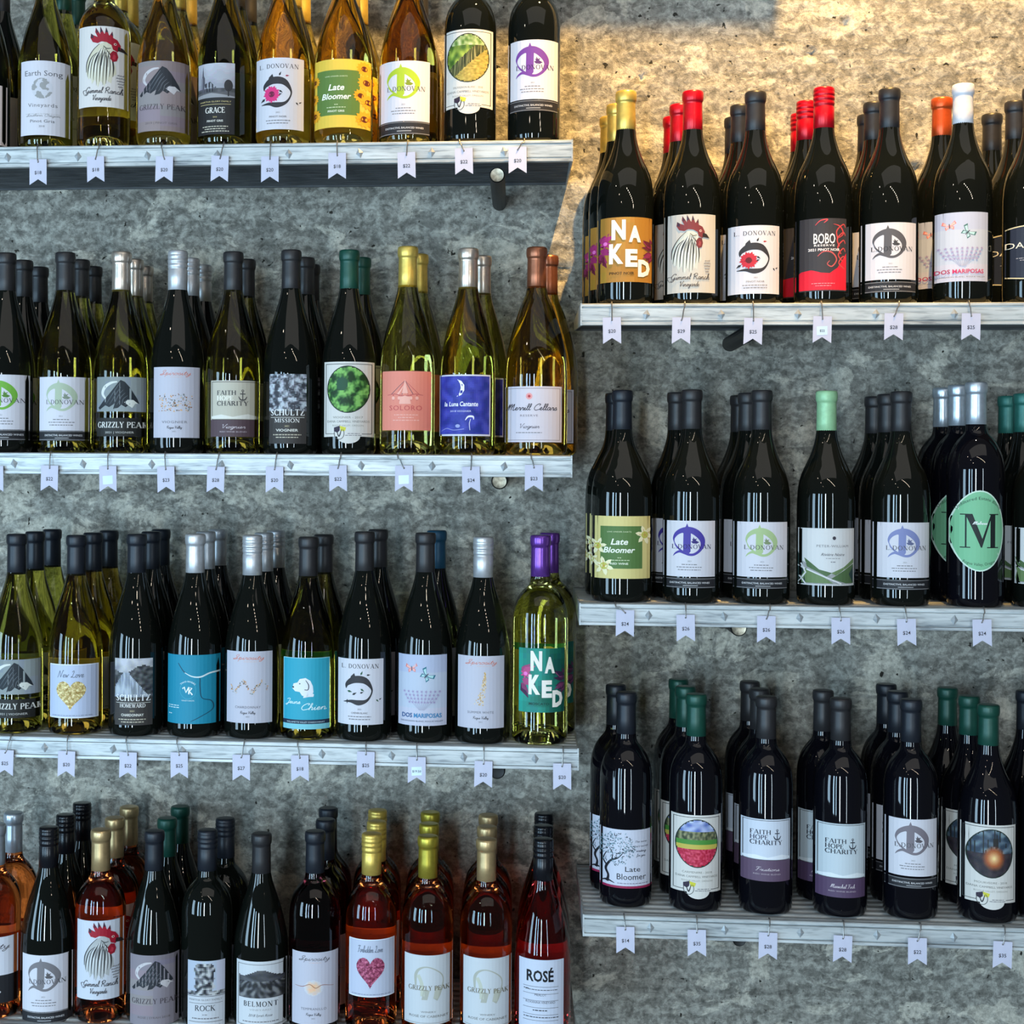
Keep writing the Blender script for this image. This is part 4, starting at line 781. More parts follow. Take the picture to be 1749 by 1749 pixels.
# ------------------------------------------------------------------ wall
def vnoise(nx, ny, cells, seed):
    rs = np.random.RandomState(seed); cx, cy = cells; g = rs.rand(cy+2, cx+2)
    x = np.linspace(0, cx, nx, endpoint=False); y = np.linspace(0, cy, ny, endpoint=False)
    xi = x.astype(int); yi = y.astype(int); fx = x-xi; fy = y-yi; fx = fx*fx*(3-2*fx); fy = fy*fy*(3-2*fy)
    a = g[np.ix_(yi, xi)]; b = g[np.ix_(yi, xi+1)]; c = g[np.ix_(yi+1, xi)]; d = g[np.ix_(yi+1, xi+1)]
    FX = fx[None, :]; FY = fy[:, None]
    return (a*(1-FX)+b*FX)*(1-FY)+(c*(1-FX)+d*FX)*FY
WX0, WX1, WZ0, WZ1 = -1.9, 1.9, -1.5, 1.9
def build_wall():
    nx, nz_ = 600, 540
    X = np.linspace(WX0, WX1, nx); Z = np.linspace(WZ0, WZ1, nz_)
    h = .0016*(vnoise(nx, nz_, (30, 40), 1)-.5)+.0022*(vnoise(nx, nz_, (90, 110), 2)-.5)+.0016*(vnoise(nx, nz_, (240, 230), 3)-.5)+.0012*(vnoise(nx, nz_, (14, 260), 4)-.5)
    ZZ, XX = np.meshgrid(Z, X, indexing='ij')
    seam = P(700, 458, 0).z; low = P(700, 1160, 0).z
    wob = .004*(vnoise(nx, nz_, (50, 3), 7)-.5)
    h += .0035*(1/(1+np.exp(-(ZZ-seam+wob)/.0012)))                       # upper pour stands proud of the lower one
    h -= .004*np.exp(-((ZZ-seam+.022+wob*2)/.004)**2)*(vnoise(nx, nz_, (60, 1), 9) > .45)
    h -= .0025*np.exp(-((ZZ-low)/.0035)**2)
    xs = P(575, 400, 0).x
    h += .002*np.exp(-((XX-xs)/.0035)**2)*(ZZ > seam)
    for px, py, r in [(1096, 131, .0055), (947, 972, .005), (1562, 1663, .0055), (1445, 40, .006), (1384, 92, .005), (1560, 288, .008), (712, 820, .004), (330, 1330, .004), (1697, 1188, .009), (1206, 1204, .007)]:
        p = P(px, py, 0); d2 = (XX-p.x)**2+(ZZ-p.z)**2; h -= .010*np.exp(-(d2/(r*r))**1.5)
    vs = np.stack([XX, -h, ZZ], axis=-1).reshape(-1, 3)
    i = np.arange(nx-1)[None, :]+np.arange(nz_-1)[:, None]*nx
    q = np.stack([i, i+1, i+1+nx, i+nx], axis=-1).reshape(-1, 4)
    me = bpy.data.meshes.new('wall_back'); me.vertices.add(len(vs)); me.vertices.foreach_set('co', vs.ravel())
    me.loops.add(q.size); me.loops.foreach_set('vertex_index', q.ravel().astype(np.int32))
    me.polygons.add(len(q)); me.polygons.foreach_set('loop_start', np.arange(0, q.size, 4, dtype=np.int32)); me.polygons.foreach_set('loop_total', np.full(len(q), 4, dtype=np.int32))
    me.update(calc_edges=True); me.shade_smooth(); o = link('wall_back', me, WALLM); tag(o, kind='structure'); return o
build_wall()

# ------------------------------------------------------------------ shelves
DEPTH = .282; FH = .0325
def extrude(name, prof, x0, x1, m):
    n = len(prof); vs = [(x0, y, z) for y, z in prof]+[(x1, y, z) for y, z in prof]
    fs = [(i, (i+1) % n, n+(i+1) % n, n+i) for i in range(n)]
    for k, (a, b) in enumerate(((0, 1), (1, 0))):
        tr = tessellate_polygon([[Vector((0, y, z)) for y, z in prof]])
        for t in tr: fs.append(tuple(t[::-1] if k == 0 else t) if k == 0 else tuple(v+n for v in t))
    bm = bmesh.new(); me = mesh_from(name, vs, fs); bm.from_mesh(me); bmesh.ops.recalc_face_normals(bm, faces=bm.faces); bm.to_mesh(me); bm.free()
    me.materials.append(m); return me
def make_shelf(x0, x1, z, bolts, label, group='metal wall shelves', name='wall_shelf'):
    t = bpy.data.objects.new(name, None); COL.objects.link(t); t.location = (0, FACE, z); tag(t, label, 'shelf', group)
    # ribbed deck
    n = 12; top = []
    for i in range(n):
        a = .006+(DEPTH-.008)*i/n; b = (DEPTH-.008)/n
        top += [(a, -.0045), (a+b*.14, -.0005), (a+b*.26, 0), (a+b*.52, 0), (a+b*.64, -.0005), (a+b*.78, -.0045)]
    und = []; n = 17
    for i in range(n):
        a = DEPTH-.002-(DEPTH-.008)*i/n; b = (DEPTH-.008)/n
        und += [(a, -.012), (a-b*.35, -.014), (a-b*.7, -.014), (a-b*.85, -.012)]
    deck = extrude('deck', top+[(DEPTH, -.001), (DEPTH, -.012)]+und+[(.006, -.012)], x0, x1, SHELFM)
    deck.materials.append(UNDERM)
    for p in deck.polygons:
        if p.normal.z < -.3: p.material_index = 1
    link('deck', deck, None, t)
    # front channel: small top lip, groove, flat face, lower lip
    ch = [(.008, -.0006), (.0015, -.0006), (0, -.0018), (0, -.0050), (.0042, -.0056), (.0042, -.0070), (.0004, -.0078), (.0010, -FH+.0072), (.0036, -FH+.0064), (.0036, -FH+.0052), (-.0008, -FH+.0044), (-.0010, -FH+.0006), (.0006, -FH), (.008, -FH)]
    link('front_rail', extrude('front_rail', ch, x0, x1, SHELFM), None, t)
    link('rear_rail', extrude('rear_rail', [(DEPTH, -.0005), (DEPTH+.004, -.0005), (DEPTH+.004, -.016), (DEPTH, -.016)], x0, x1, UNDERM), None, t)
    for s, xe in ((1, x0), (-1, x1)):
        link('end_cap', extrude('end_cap', [(.0002, -.0003), (DEPTH+.004, -.0003), (DEPTH+.004, -.016), (.012, -FH), (.0002, -FH)], xe-.0022 if s == 1 else xe, xe if s == 1 else xe+.0022, SHELFM), None, t)
    # pyramid-headed bolts
    s_ = .0068; bm_ = mesh_from('bolt', [(0, -.0035, 0), (s_*.8, 0, 0), (0, 0, s_*1.1), (-s_*.8, 0, 0), (0, 0, -s_*1.1), (s_*.8, .0015, 0), (0, .0015, s_*1.1), (-s_*.8, .0015, 0), (0, .0015, -s_*1.1)],
                [(0, 1, 2), (0, 2, 3), (0, 3, 4), (0, 4, 1), (1, 5, 6, 2), (2, 6, 7, 3), (3, 7, 8, 4), (4, 8, 5, 1)], BOLTM)
    for px, py in bolts:
        p = P(px, py, FACE); b = bpy.data.objects.new('bolt', bm_); COL.objects.link(b); b.parent = t; b.location = (p.x, .0003, -FH*.52); b.rotation_euler = (0, random.uniform(-.25, .25), 0)
    return t
def shz(px, py): return P(px, py, FACE).z
ZL = {1: shz(490, 243.5), 2: shz(490, 775), 3: shz(490, 1267), 4: shz(490, 1768)}
ZR = {1: shz(1370, 516.5), 2: shz(1370, 1035), 3: shz(1370, 1573)}
XLE = {1: P(976, 245, FACE).x, 2: P(975, 790, FACE).x, 3: P(986, 1300, FACE).x, 4: P(984, 1740, FACE).x}
XRE = {1: P(994, 540, FACE).x, 2: P(992, 1050, FACE).x, 3: P(998, 1580, FACE).x}
XL0, XR1 = -1.35, 1.35
SH = {}
SH['L1'] = make_shelf(XL0, XLE[1], ZL[1], [(x, 262) for x in (-107, 13, 133, 252, 371, 493, 614, 737, 861)], 'whitewashed metal shelf with dark ribbed underside, carrying the globe and taupe bear bottles')
SH['L2'] = make_shelf(XL0, XLE[2], ZL[2], [(x, 792) for x in (-95, 24, 142, 259, 378, 496, 617, 738, 861)], 'whitewashed metal shelf carrying the coral tent and blue moon bottles')
SH['L3'] = make_shelf(XL0, XLE[3], ZL[3], [(x, 1285) for x in (-42, 76, 193, 312, 430, 550, 669, 792, 914)], 'whitewashed metal shelf carrying the teal labelled and purple-capped bottles')
SH['L4'] = make_shelf(XL0, XLE[4], ZL[4], [], 'lowest metal shelf, under the red and orange rosé bottles')
SH['R1'] = make_shelf(XRE[1], XR1, ZR[1], [(x, 535) for x in (1104, 1232, 1363, 1496, 1630)], 'warm-lit metal shelf carrying the gold-capped and red-capped black bottles')
SH['R2'] = make_shelf(XRE[2], XR1, ZR[2], [(x, 1055) for x in (1108, 1237, 1366, 1497, 1630)], 'grey metal shelf carrying the lily label and green oval M bottles')
SH['R3'] = make_shelf(XRE[3], XR1, ZR[3], [(x, 1590) for x in (1111, 1238, 1367, 1498, 1629)], 'ribbed metal shelf carrying the tree drawing and poppy field bottles')
SH['T'] = make_shelf(XL0, P(1440, 0, FACE).x, ZL[1]+.82, [], 'unseen metal shelf added above the frame to shade the upper wall')  # unseen shelf, added and sized to cast the shadow band on the upper wall
# support rods set in the wall
def rod(px, py, yf, r, label, m2=RODEND, slope=0.0):
    p = P(px, py, yf); L = -yf+.012; n = 20; vs = []; fs = []
    for k, (y, rr) in enumerate([(0, r*.9), (.002, r), (L, r)]):
        for i in range(n): a = 2*PI*i/n; vs.append((rr*math.cos(a), y, rr*math.sin(a)+slope*y))
    for k in range(2):
        for i in range(n): j = (i+1) % n; fs.append((k*n+i, (k+1)*n+i, (k+1)*n+j, k*n+j))
    o = link('support_rod', mesh_from('support_rod', vs, fs, RODM)); o.location = p; tag(o, label, 'rod', 'shelf support rods')
    me = lathe('rod_end', [(0, 0), (r*.55, .0002), (r*.86, .0012)], 20); e = link('rod_end', me, m2, o); e.rotation_euler = (PI/2, 0, 0); e.location = (0, .0004, 0); return o
rod(849, 299, FACE+.03, .0115, 'black rod poking out under the purple monogram bottle shelf')
rod(853, 822, FACE+.10, .0125, 'steel-ended rod under the shelf with the blue moon bottle')
rod(849, 1317, FACE+.10, .0125, 'dark rod end under the shelf with the teal dog bottle', RODM)
rod(1284, 566, FACE+.05, .0125, 'black rod under the shelf with the red-capped rooster bottle', RODM)
rod(1262, 1073, FACE+.12, .0125, 'steel-ended rod under the shelf with the green M bottle')
rod(1263, 1606, FACE+.10, .0100, 'small rod end under the shelf with the poppy field bottle', RODM)

# ------------------------------------------------------------------ bottles
GAP = .084
def wine_bottle(shelf, px, capy, shape, cap, captype, gl, art, rect, name_, desc, band=None, bandrect=None, rear=(), width=None, d0=None, foil=(), rcap=None, rgl=None, H=None):
    """rect: the label's box in the photograph; rear: cap centres of the bottles queued behind"""
    z = ZL[int(shelf[1])] if shelf[0] == 'L' else ZR[int(shelf[1])]
    R = (.0417 if shape == 'burg' else .0388) if width is None else width
    d = R+.012 if d0 is None else d0
    yc = FACE+d; p = P(px, capy if capy else 300, yc)
    if H is None: H = p.z-z
    H = max(.285, min(.325, H))
    ppm = (PROJ((p.x+.01, yc-R, p.z))[0]-PROJ((p.x-.01, yc-R, p.z))[0])/.02
    cx = PROJ((p.x, yc-R, z+.1))[0]
    t = bpy.data.objects.new('wine_bottle', None); COL.objects.link(t); t.location = (p.x, yc, z+.0003)
    gname = 'wine bottles on the shelf with the '+{'L1': 'globe label', 'L2': 'blue moon label', 'L3': 'teal labels', 'L4': 'rosé wines', 'R1': 'red capsules', 'R2': 'green oval label', 'R3': 'poppy field label'}[shelf]
    tag(t, desc, 'bottle', gname)
    link('glass_body', bottle_mesh(shape, R, H, shelf[0] == 'R'), glass(gl), t)
    link('capsule', cap_mesh(captype, H), capmat(cap), t)
    if art is not None:
        x0, y0, x1, y1 = rect; sc = 1/ppm
        Z1 = P(cx, y0, yc-R).z-z
        link('label', build_art('label', art, (x0-cx)*sc, Z1, sc, R, foilcols=foil), None, t)
        if band is not None:
            bx0, by0, bx1, by1 = bandrect; Zb = P(cx, by0, yc-R).z-z
            link('lower_label', build_art('lower_label', band, (bx0-cx)*sc, Zb, sc, R), None, t)
        if gl not in ('dark', 'black'):
            a0 = PI/2; hz = (y1-y0)*sc; vs, fs = [], []
            for i in range(13):
                a = a0-.75+1.5*i/12+.25
                for zz in (Z1-hz, Z1-.1*hz): vs.append(((R+.0003)*math.cos(a), (R+.0003)*math.sin(a), zz))
                if i: k = 2*i; fs.append((k-2, k-1, k+1, k))
            link('back_label', mesh_from('back_label', vs, fs, BACK), None, t)
    # the queue behind
    for i, rx in enumerate(rear):
        c = t.copy(); COL.objects.link(c)
        q = P(rx, PROJ((p.x, yc+GAP*(i+1), z+H))[1], yc+(2*R+.0012)*(i+1)); c.location = (q.x, yc+(2*R+.0012)*(i+1), z+.0003)
        c.rotation_euler = (0, 0, random.uniform(-.12, .12) if gl == 'dark' else random.uniform(-.05, .05))
        if len(rear) == 1: c['label'] = 'second bottle, standing behind the '+name_
        else: c['label'] = ('middle bottle of three in file, behind the ' if i == 0 else 'rearmost bottle of three in file, behind the ')+name_
        for ch in list(t.children):
            k = ch.copy(); COL.objects.link(k); k.parent = c
            if ch.name.startswith('capsule') and rcap: k.data = k.data.copy(); k.data.materials[0] = capmat(rcap)
            if ch.name.startswith('glass_body') and rgl: k.data = k.data.copy(); k.data.materials[0] = glass(rgl)
    return t
B = wine_bottle
def bandr(r, h): return (r[0], r[3]+.6, r[2], r[3]+.6+h)
def mono(shelf, px, capy, shape, cap, gl, c, rect, name_, desc, bh=19, **kw):
    w, h = rect[2]-rect[0], rect[3]-rect[1]
    return B(shelf, px, capy, shape, cap, kw.pop('ct', 'cork'), gl, d_mono(w, h, c), rect, name_, desc, band=d_band(w, bh), bandrect=bandr(rect, bh), **kw)
def rw(r): return (r[2]-r[0], r[3]-r[1])

# --- left shelves, top
r = (-72, 142, 10, 242); B('L1', -30, None, 'burg', 'charcoal', 'cork', 'dark', d_pinkleft(*rw(r)), r, 'pink-label bottle cut by the frame', 'dark bottle with pale pink label, cut off beside the globe label bottle', H=.3, rear=(2,))
r = (33, 104, 110, 228); B('L1', 77, None, 'burg', 'green', 'cork', 'olive', d_earth(*rw(r)), r, 'globe label bottle', 'olive glass bottle with white label showing a grey globe', H=.3, rear=(107, 131))
r = (131, 45, 215, 180); B('L1', 177, None, 'bord', 'gold', 'cork', 'amber', d_roost(*rw(r)), r, 'amber rooster bottle', 'amber straight-sided bottle with rooster label, beside the globe label bottle', H=.3, rear=(203, 222), width=.0405)
r = (232, 104, 316, 222); B('L1', 279, None, 'burg', 'gold', 'cork', 'amber', d_beartaupe(*rw(r)), r, 'amber taupe-bear bottle', 'amber bottle with taupe bear label under the warm light', H=.3, rear=(303, 322))
r = (335, 108, 400, 228); B('L1', 383, None, 'burg', 'charcoal', 'cork', 'moss', d_church(*rw(r)), r, 'church label bottle', 'dark green bottle with grey church photo label', H=.3, rear=(404, 424))
r = (434, 99, 516, 220); B('L1', 483, None, 'burg', 'gold', 'cork', 'amber', d_ringbird(*rw(r)), r, 'pink flower bottle', 'amber bottle with white label of a bright pink flower in a black ring', H=.3, rear=(500, 516))
r = (534, 101, 630, 217); B('L1', 586, None, 'burg', 'gold', 'cork', 'amber', d_late(*rw(r)), r, 'sunflower label bottle', 'amber bottle with yellow sunflower label and green panel', H=.3, rear=(600, 614), width=.0445)
r = (645, 104, 733, 207); mono('L1', 697, None, 'burg', 'charcoal', 'brown', (166, 190, 46), r, 'lime monogram bottle', 'brown-amber bottle with lime green monogram label', bh=22, H=.3, rear=(708, 717), width=.0440)
r = (757, 50, 841, 188); B('L1', 802, None, 'bord', 'black', 'cork', 'dark', d_oval(84, 136, pic_vineyard), r, 'vineyard oval bottle', 'black bottle with oval picture of a sloping green vineyard', H=.3, rear=(806,))
r = (866, 68, 953, 170); mono('L1', 911, None, 'bord', 'black', 'dark', (112, 62, 150), r, 'purple monogram bottle', 'black bottle with purple monogram label at the end of its shelf', bh=19, H=.3, rear=(912,))
# --- left, second
r = (-42, 640, 43, 733); mono('L2', 11, 433, 'burg', 'charcoal', 'dark', (110, 170, 60), r, 'green monogram bottle', 'dark bottle with leaf green monogram label, cut by the picture edge', bh=18, rear=(40, 67))
r = (64, 644, 144, 735); mono('L2', 112, 432, 'burg', 'charcoal', 'olive', (170, 184, 160), r, 'sage monogram bottle', 'olive glass bottle with pale sage monogram label', bh=17, rear=(137, 160))
r = (163, 644, 246, 702); B('L2', 208, 431, 'burg', 'champagne', 'cork', 'olive', d_bearsplit(*rw(r)), r, 'silver-capped bear bottle', 'olive bottle with grey bear label, champagne cap and separate black name strip', band=d_grizband(83, 31), bandrect=(163, 714, 246, 745), rear=(229, 245))
r = (262, 627, 337, 746); B('L2', 306, 429, 'burg', 'silver', 'screw', 'dark', d_script(*rw(r)), r, 'mosaic label bottle', 'dark bottle with silver screw cap and label of tiny coloured mosaic flecks', rear=(325, 346))
r = (357, 650, 435, 745); B('L2', 397, 431, 'burg', 'charcoal', 'cork', 'olive', d_faith(*rw(r)), r, 'beige anchor bottle', 'yellow-olive bottle with beige anchor label over a plum strip', rear=(420,))
r = (459, 639, 522, 757); B('L2', 498, 428, 'burg', 'charcoal', 'cork', 'dark', d_schultz(*rw(r), pic_stone), r, 'grey stonework bottle', 'dark bottle with narrow label of grey stonework beside the green leaf oval', rear=(521, 531))
r = (552, 618, 636, 750); B('L2', 597, 428, 'burg', 'green', 'cork', 'dark', d_oval(84, 130, pic_leaves, 'VIOGNIER - 2017'), r, 'green leaf oval bottle', 'dark bottle with dark green cap and oval picture of green leaves', rear=(617,))
r = (652, 634, 735, 735); B('L2', 697, 422, 'burg', 'gold', 'cork', 'yellow', d_tent(*rw(r)), r, 'coral tent bottle', 'pale yellow-green bottle with gold cap and coral label of a circus tent', rear=(715,))
r = (749, 640, 837, 745); B('L2', 800, 425, 'burg', 'champagne', 'cork', 'olive', d_moon(*rw(r)), r, 'blue moon bottle', 'olive bottle with deep blue label and white crescent moon', rear=(823,))
r = (860, 660, 960, 756); B('L2', 917, 423, 'burg', 'copper', 'cork', 'brown', d_merrill(*rw(r)), r, 'copper-capped bottle', 'brown-olive bottle with copper cap and white label with black script and small red sun', rear=(937,), width=.0465)
# --- left, third
r = (-19, 1127, 64, 1185); B('L3', 29, 912, 'burg', 'navy', 'cork', 'olive', d_bearsplit(*rw(r)), r, 'dark-capped bear bottle', 'olive bottle with grey bear label and navy cap at the picture edge', band=d_grizband(83, 31), bandrect=(-19, 1195, 64, 1225), rear=(60, 89))
r = (82, 1135, 160, 1225); B('L3', 131, 914, 'burg', 'navy', 'cork', 'brown', d_goldheart(*rw(r)), r, 'gold heart bottle', 'brown-olive bottle with pale blue label and sparkling gold heart', foil=((196, 164, 84),), rear=(159, 186))
r = (195, 1125, 257, 1237); B('L3', 234, 912, 'burg', 'navy', 'cork', 'dark', d_schultz(*rw(r), pic_road, 'HOMEWARD', 'CHARDONNAY', .50), r, 'grey road photo bottle', 'dark bottle with narrow photo label of a road running to mountains', rear=(258, 275))
r = (282, 1119, 371, 1235); B('L3', 334, 912, 'burg', 'silver', 'cork', 'dark', d_map(*rw(r)), r, 'teal map bottle', 'dark bottle with silver cap and teal label crossed by river lines', rear=(352, 372))
r = (385, 1113, 462, 1234); B('L3', 432, 914, 'burg', 'silver', 'screw', 'dark', d_script(*rw(r), 'blobs', 'CHARDONNAY'), r, 'speckled wave bottle', 'dark bottle with silver screw cap and pale label with a speckled bronze wave', rear=(451, 471))
r = (482, 1124, 560, 1245); B('L3', 527, 917, 'burg', 'charcoal', 'cork', 'olive', d_dog(*rw(r)), r, 'teal dog bottle', 'olive bottle with turquoise label of a white dog head', rear=(554,))
r = (575, 1126, 653, 1238); B('L3', 623, 908, 'burg', 'charcoal', 'cork', 'dark', d_ringbird(*rw(r), None, ((52, 92, 66), INK), low='CHENIN BLANC'), r, 'black leafy ring bottle', 'dark bottle with white label of a black ring with leaves and no flower', rear=(645,))
r = (679, 1119, 762, 1240); B('L3', 727, 910, 'burg', 'charcoal', 'cork', 'dark', d_maripo(*rw(r)), r, 'blue butterfly bottle', 'dark bottle with charcoal cap and butterfly label lettered in blue', rear=(746,), rcap='bluecap')
r = (783, 1121, 862, 1245); B('L3', 827, 917, 'burg', 'silver', 'screw', 'dark', d_script(*rw(r), 'sax', 'SUMMER WHITE'), r, 'gold saxophone bottle', 'dark bottle with silver screw cap and pale label of a golden speckled saxophone')
r = (885, 1108, 963, 1218); B('L3', 922, 914, 'bord', 'purple', 'cork', 'yellow', d_naked(78, 110, (58, 196, 178), (18, 84, 72), (190, 80, 130), (50, 30, 60), 'MOSCATO'), r, 'purple-capped bottle', 'pale green straight-sided bottle with metallic purple cap and teal label', rear=(939,), width=.0415)
# --- left, fourth (cut by the bottom of the picture)
r = (-55, 1602, 29, 1712); B('L4', -3, 1407, 'bord', 'brightsilver', 'cork', 'rose', d_partial(*rw(r)), r, 'silver-capped rosé', 'orange rosé bottle with silver cap, cut by the picture edge', rear=(27,))
r = (36, 1632, 115, 1728); mono('L4', 85, 1412, 'burg', 'black', 'dark', (120, 116, 120), r, 'grey monogram bottle', 'dark bottle with ribbed black cap and grey monogram label beside the rosé rooster', bh=20, ct='screw', rear=(113, 140))
r = (127, 1573, 204, 1705); B('L4', 171, 1416, 'bord', 'tan', 'cork', 'rose', d_roost(*rw(r), neck=(176, 178, 178), paper=(200, 204, 214)), r, 'rosé rooster bottle', 'orange-red rosé bottle with tan gold cap and rooster label', rear=(196, 221))
r = (217, 1632, 300, 1750); B('L4', 261, 1420, 'burg', 'navy', 'cork', 'dark', d_beartaupe(*rw(r), 'ROSÉ | SYRAH 2018', (128, 122, 132)), r, 'dark taupe-bear bottle', 'dark plum bottle with taupe bear label in the lowest row', rear=(281, 307), rcap='green')
r = (321, 1642, 382, 1758); B('L4', 356, 1417, 'bord', 'navy', 'screw', 'dark', d_rock(*rw(r)), r, 'rock label bottle', 'dark straight bottle with navy screw cap and narrow label of a standing rock', rear=(385,))
r = (401, 1643, 486, 1755); B('L4', 446, 1423, 'burg', 'charcoal', 'cork', 'dark', d_belmont(*rw(r)), r, 'grey valley bottle', 'dark bottle with white label showing a grey valley landscape, nothing behind it')
r = (497, 1627, 573, 1750); B('L4', 538, 1419, 'bord', 'navy', 'cork', 'plum', d_script(*rw(r), 'ink', 'TEMPRANILLO'), r, 'orange blot bottle', 'dark plum bottle with pale label of a soft orange blot and ink line', rear=(556, 561))
r = (595, 1605, 671, 1703); B('L4', 635, 1423, 'bord', 'gold', 'screw', 'rose', d_goldheart(*rw(r), 'Forbidden Love', ((130, 30, 62), (96, 20, 48), (214, 120, 150)), (188, 194, 212)), r, 'pink heart bottle', 'orange rosé bottle with gold screw cap and shimmering dark pink heart', rear=(643, 645))
r = (690, 1632, 774, 1750); B('L4', 731, 1427, 'bord', 'olivegold', 'cork', 'rose', d_bearline(*rw(r)), r, 'green-gold-capped rosé', 'orange rosé bottle with greenish gold cap and pale outline bear label', rear=(733, 735))
r = (791, 1637, 875, 1755); B('L4', 831, 1432, 'bord', 'tan', 'cork', 'rose', d_bearline(*rw(r)), r, 'tan-capped outline bear rosé', 'orange-red rosé bottle with tan cap and pale outline bear label', rear=(832, 834))
r = (887, 1640, 963, 1758); B('L4', 928, 1432, 'burg', 'black', 'screw', 'redrose', d_rose(*rw(r)), r, 'red rosé with bold lettering', 'bright red rosé bottle with black screw cap and bold black ROSÉ lettering', rear=(928, 929))
# --- right, top
r = (1021, 371, 1115, 483); B('R1', 1069, 157, 'burg', 'gold', 'cork', 'dark', d_naked(*rw(r)), r, 'gold-capped bottle', 'black bottle with gold cap and golden label of big white letters', rear=(1053, 1041))
r = (1132, 366, 1223, 502); B('R1', 1183, 157, 'burg', 'red', 'cork', 'dark', d_roost(*rw(r), neck=(196, 200, 190), paper=(192, 188, 180), comb=(120, 50, 54)), r, 'red-capped rooster bottle', 'black bottle with smooth red cap and grey paper rooster label', rear=(1161, 1149))
r = (1248, 385, 1333, 504); B('R1', 1290, 158, 'burg', 'charcoal', 'cork', 'dark', d_ringbird(*rw(r), (190, 40, 56), (INK, (170, 40, 40))), r, 'red flower bottle', 'black bottle with white label of a red flower in a black ring', rear=(1265, 1254))
r = (1363, 373, 1447, 500); B('R1', 1407, 151, 'burg', 'red', 'screw', 'dark', d_bobo(*rw(r)), r, 'red screw-capped bottle', 'black bottle with red screw cap and charcoal label with red swirls', rear=(1378, 1367))
r = (1474, 380, 1568, 480); mono('R1', 1519, 153, 'burg', 'charcoal', 'dark', (84, 84, 90), r, 'charcoal monogram bottle', 'black bottle with charcoal monogram label beside the white-capped butterfly bottle', bh=19, rear=(1493, 1481))
r = (1598, 362, 1690, 484); B('R1', 1645, 145, 'burg', 'white', 'cork', 'dark', d_maripo(*rw(r), (190, 46, 96), (170, 50, 90), (70, 110, 110)), r, 'white-capped butterfly bottle', 'black bottle with white cap and butterfly label lettered in magenta', rear=(1609,), rcap='orange')
r = (1716, 383, 1806, 480); B('R1', 1765, 151, 'burg', 'charcoal', 'cork', 'dark', d_navy(*rw(r)), r, 'navy label bottle', 'black bottle with navy gold-edged label, cut by the picture edge', rear=(1734, 1695))
# --- right, second
r = (1010, 882, 1112, 990); B('R2', 1063, 667, 'burg', 'navy', 'cork', 'dark', d_late(102, 108, (212, 198, 130), (84, 116, 62), 'lily', 'RED WINE'), r, 'lily label bottle', 'black bottle with cream and green label with white lilies', rear=(1051,), width=.0455)
r = (1133, 890, 1223, 987); mono('R2', 1182, 666, 'burg', 'charcoal', 'dark', (70, 58, 150), r, 'blue-violet monogram bottle', 'black bottle with deep blue-violet monogram label', bh=18, rear=(1157,))
r = (1256, 892, 1347, 988); mono('R2', 1301, 667, 'burg', 'charcoal', 'dark', (164, 186, 134), r, 'pale green monogram bottle', 'black bottle with pale green monogram label', bh=18, rear=(1278, 1264))
r = (1368, 903, 1463, 1003); B('R2', 1412, 668, 'burg', 'mint', 'cork', 'dark', d_peter(*rw(r)), r, 'mint-capped bottle', 'black bottle with mint green cap and white label with green leaf bands')
r = (1499, 893, 1592, 990); mono('R2', 1539, 669, 'burg', 'charcoal', 'dark', (124, 132, 178), r, 'slate blue monogram bottle', 'black bottle with slate blue monogram label', bh=18, rear=(1516, 1494))
r = (1629, 838, 1718, 981); B('R2', 1667, 652, 'bord', 'brightsilver', 'cork', 'black', d_M(*rw(r)), r, 'green oval M bottle', 'tall black bottle with silver cap and green oval label with a big M', rear=(1637, 1611), width=.0400)
r = (1735, 903, 1828, 1003); B('R2', 1782, 668, 'burg', 'teal', 'cork', 'dark', d_peter(*rw(r)), r, 'teal-capped bottle past the frame', 'black bottle with teal cap, mostly beyond the picture edge', rear=(1749, 1722))
# --- right, third
r = (1023, 1418, 1116, 1519); B('R3', 1070, 1182, 'bord', 'navy', 'cork', 'black', d_tree(*rw(r)), r, 'tree drawing bottle', 'black bottle with pale label of an ink drawn tree above a red line', rear=(1052,), d0=.075)
r = (1149, 1393, 1234, 1531); B('R3', 1189, 1185, 'bord', 'green', 'cork', 'black', d_oval(84, 136, pic_field, 'CARMENERE - 2018'), r, 'poppy field bottle', 'black bottle with dark green cap and oval picture of a red flower field', rear=(1171, 1159), d0=.062)
r = (1270, 1400, 1352, 1508); B('R3', 1309, 1189, 'bord', 'charcoal', 'cork', 'black', d_faith(*rw(r), (202, 208, 220), .66, (58, 58, 72), (70, 70, 90), 'Fruitione', (96, 76, 98)), r, 'first white anchor bottle', 'black bottle with white anchor label over a narrow purple strip, beside the poppy field bottle', rear=(1297, 1281), d0=.060)
r = (1399, 1408, 1481, 1537); B('R3', 1436, 1192, 'bord', 'charcoal', 'cork', 'black', d_faith(82, 129, (190, 200, 206), .74, (44, 46, 56), (44, 46, 56), 'Marechal Foch', (84, 64, 92)), r, 'second white anchor bottle', 'black bottle with taller anchor label over purple, beside the brown-grey monogram bottle', rear=(1406,), d0=.058)
r = (1515, 1400, 1604, 1500); mono('R3', 1556, 1194, 'bord', 'navy', 'black', (120, 112, 120), r, 'brown-grey monogram bottle', 'black bottle with brown-grey monogram label on the ribbed lowest shelf', bh=18, rear=(1533, 1514), d0=.058)
r = (1650, 1410, 1740, 1552); B('R3', 1688, 1203, 'burg', 'green', 'cork', 'black', d_oval(88, 140, pic_fire, 'MOURVEDRE - 2018'), r, 'bonfire label bottle', 'black bottle with green cap and oval picture of a fire at dusk', rear=(1657, 1619), d0=.056)
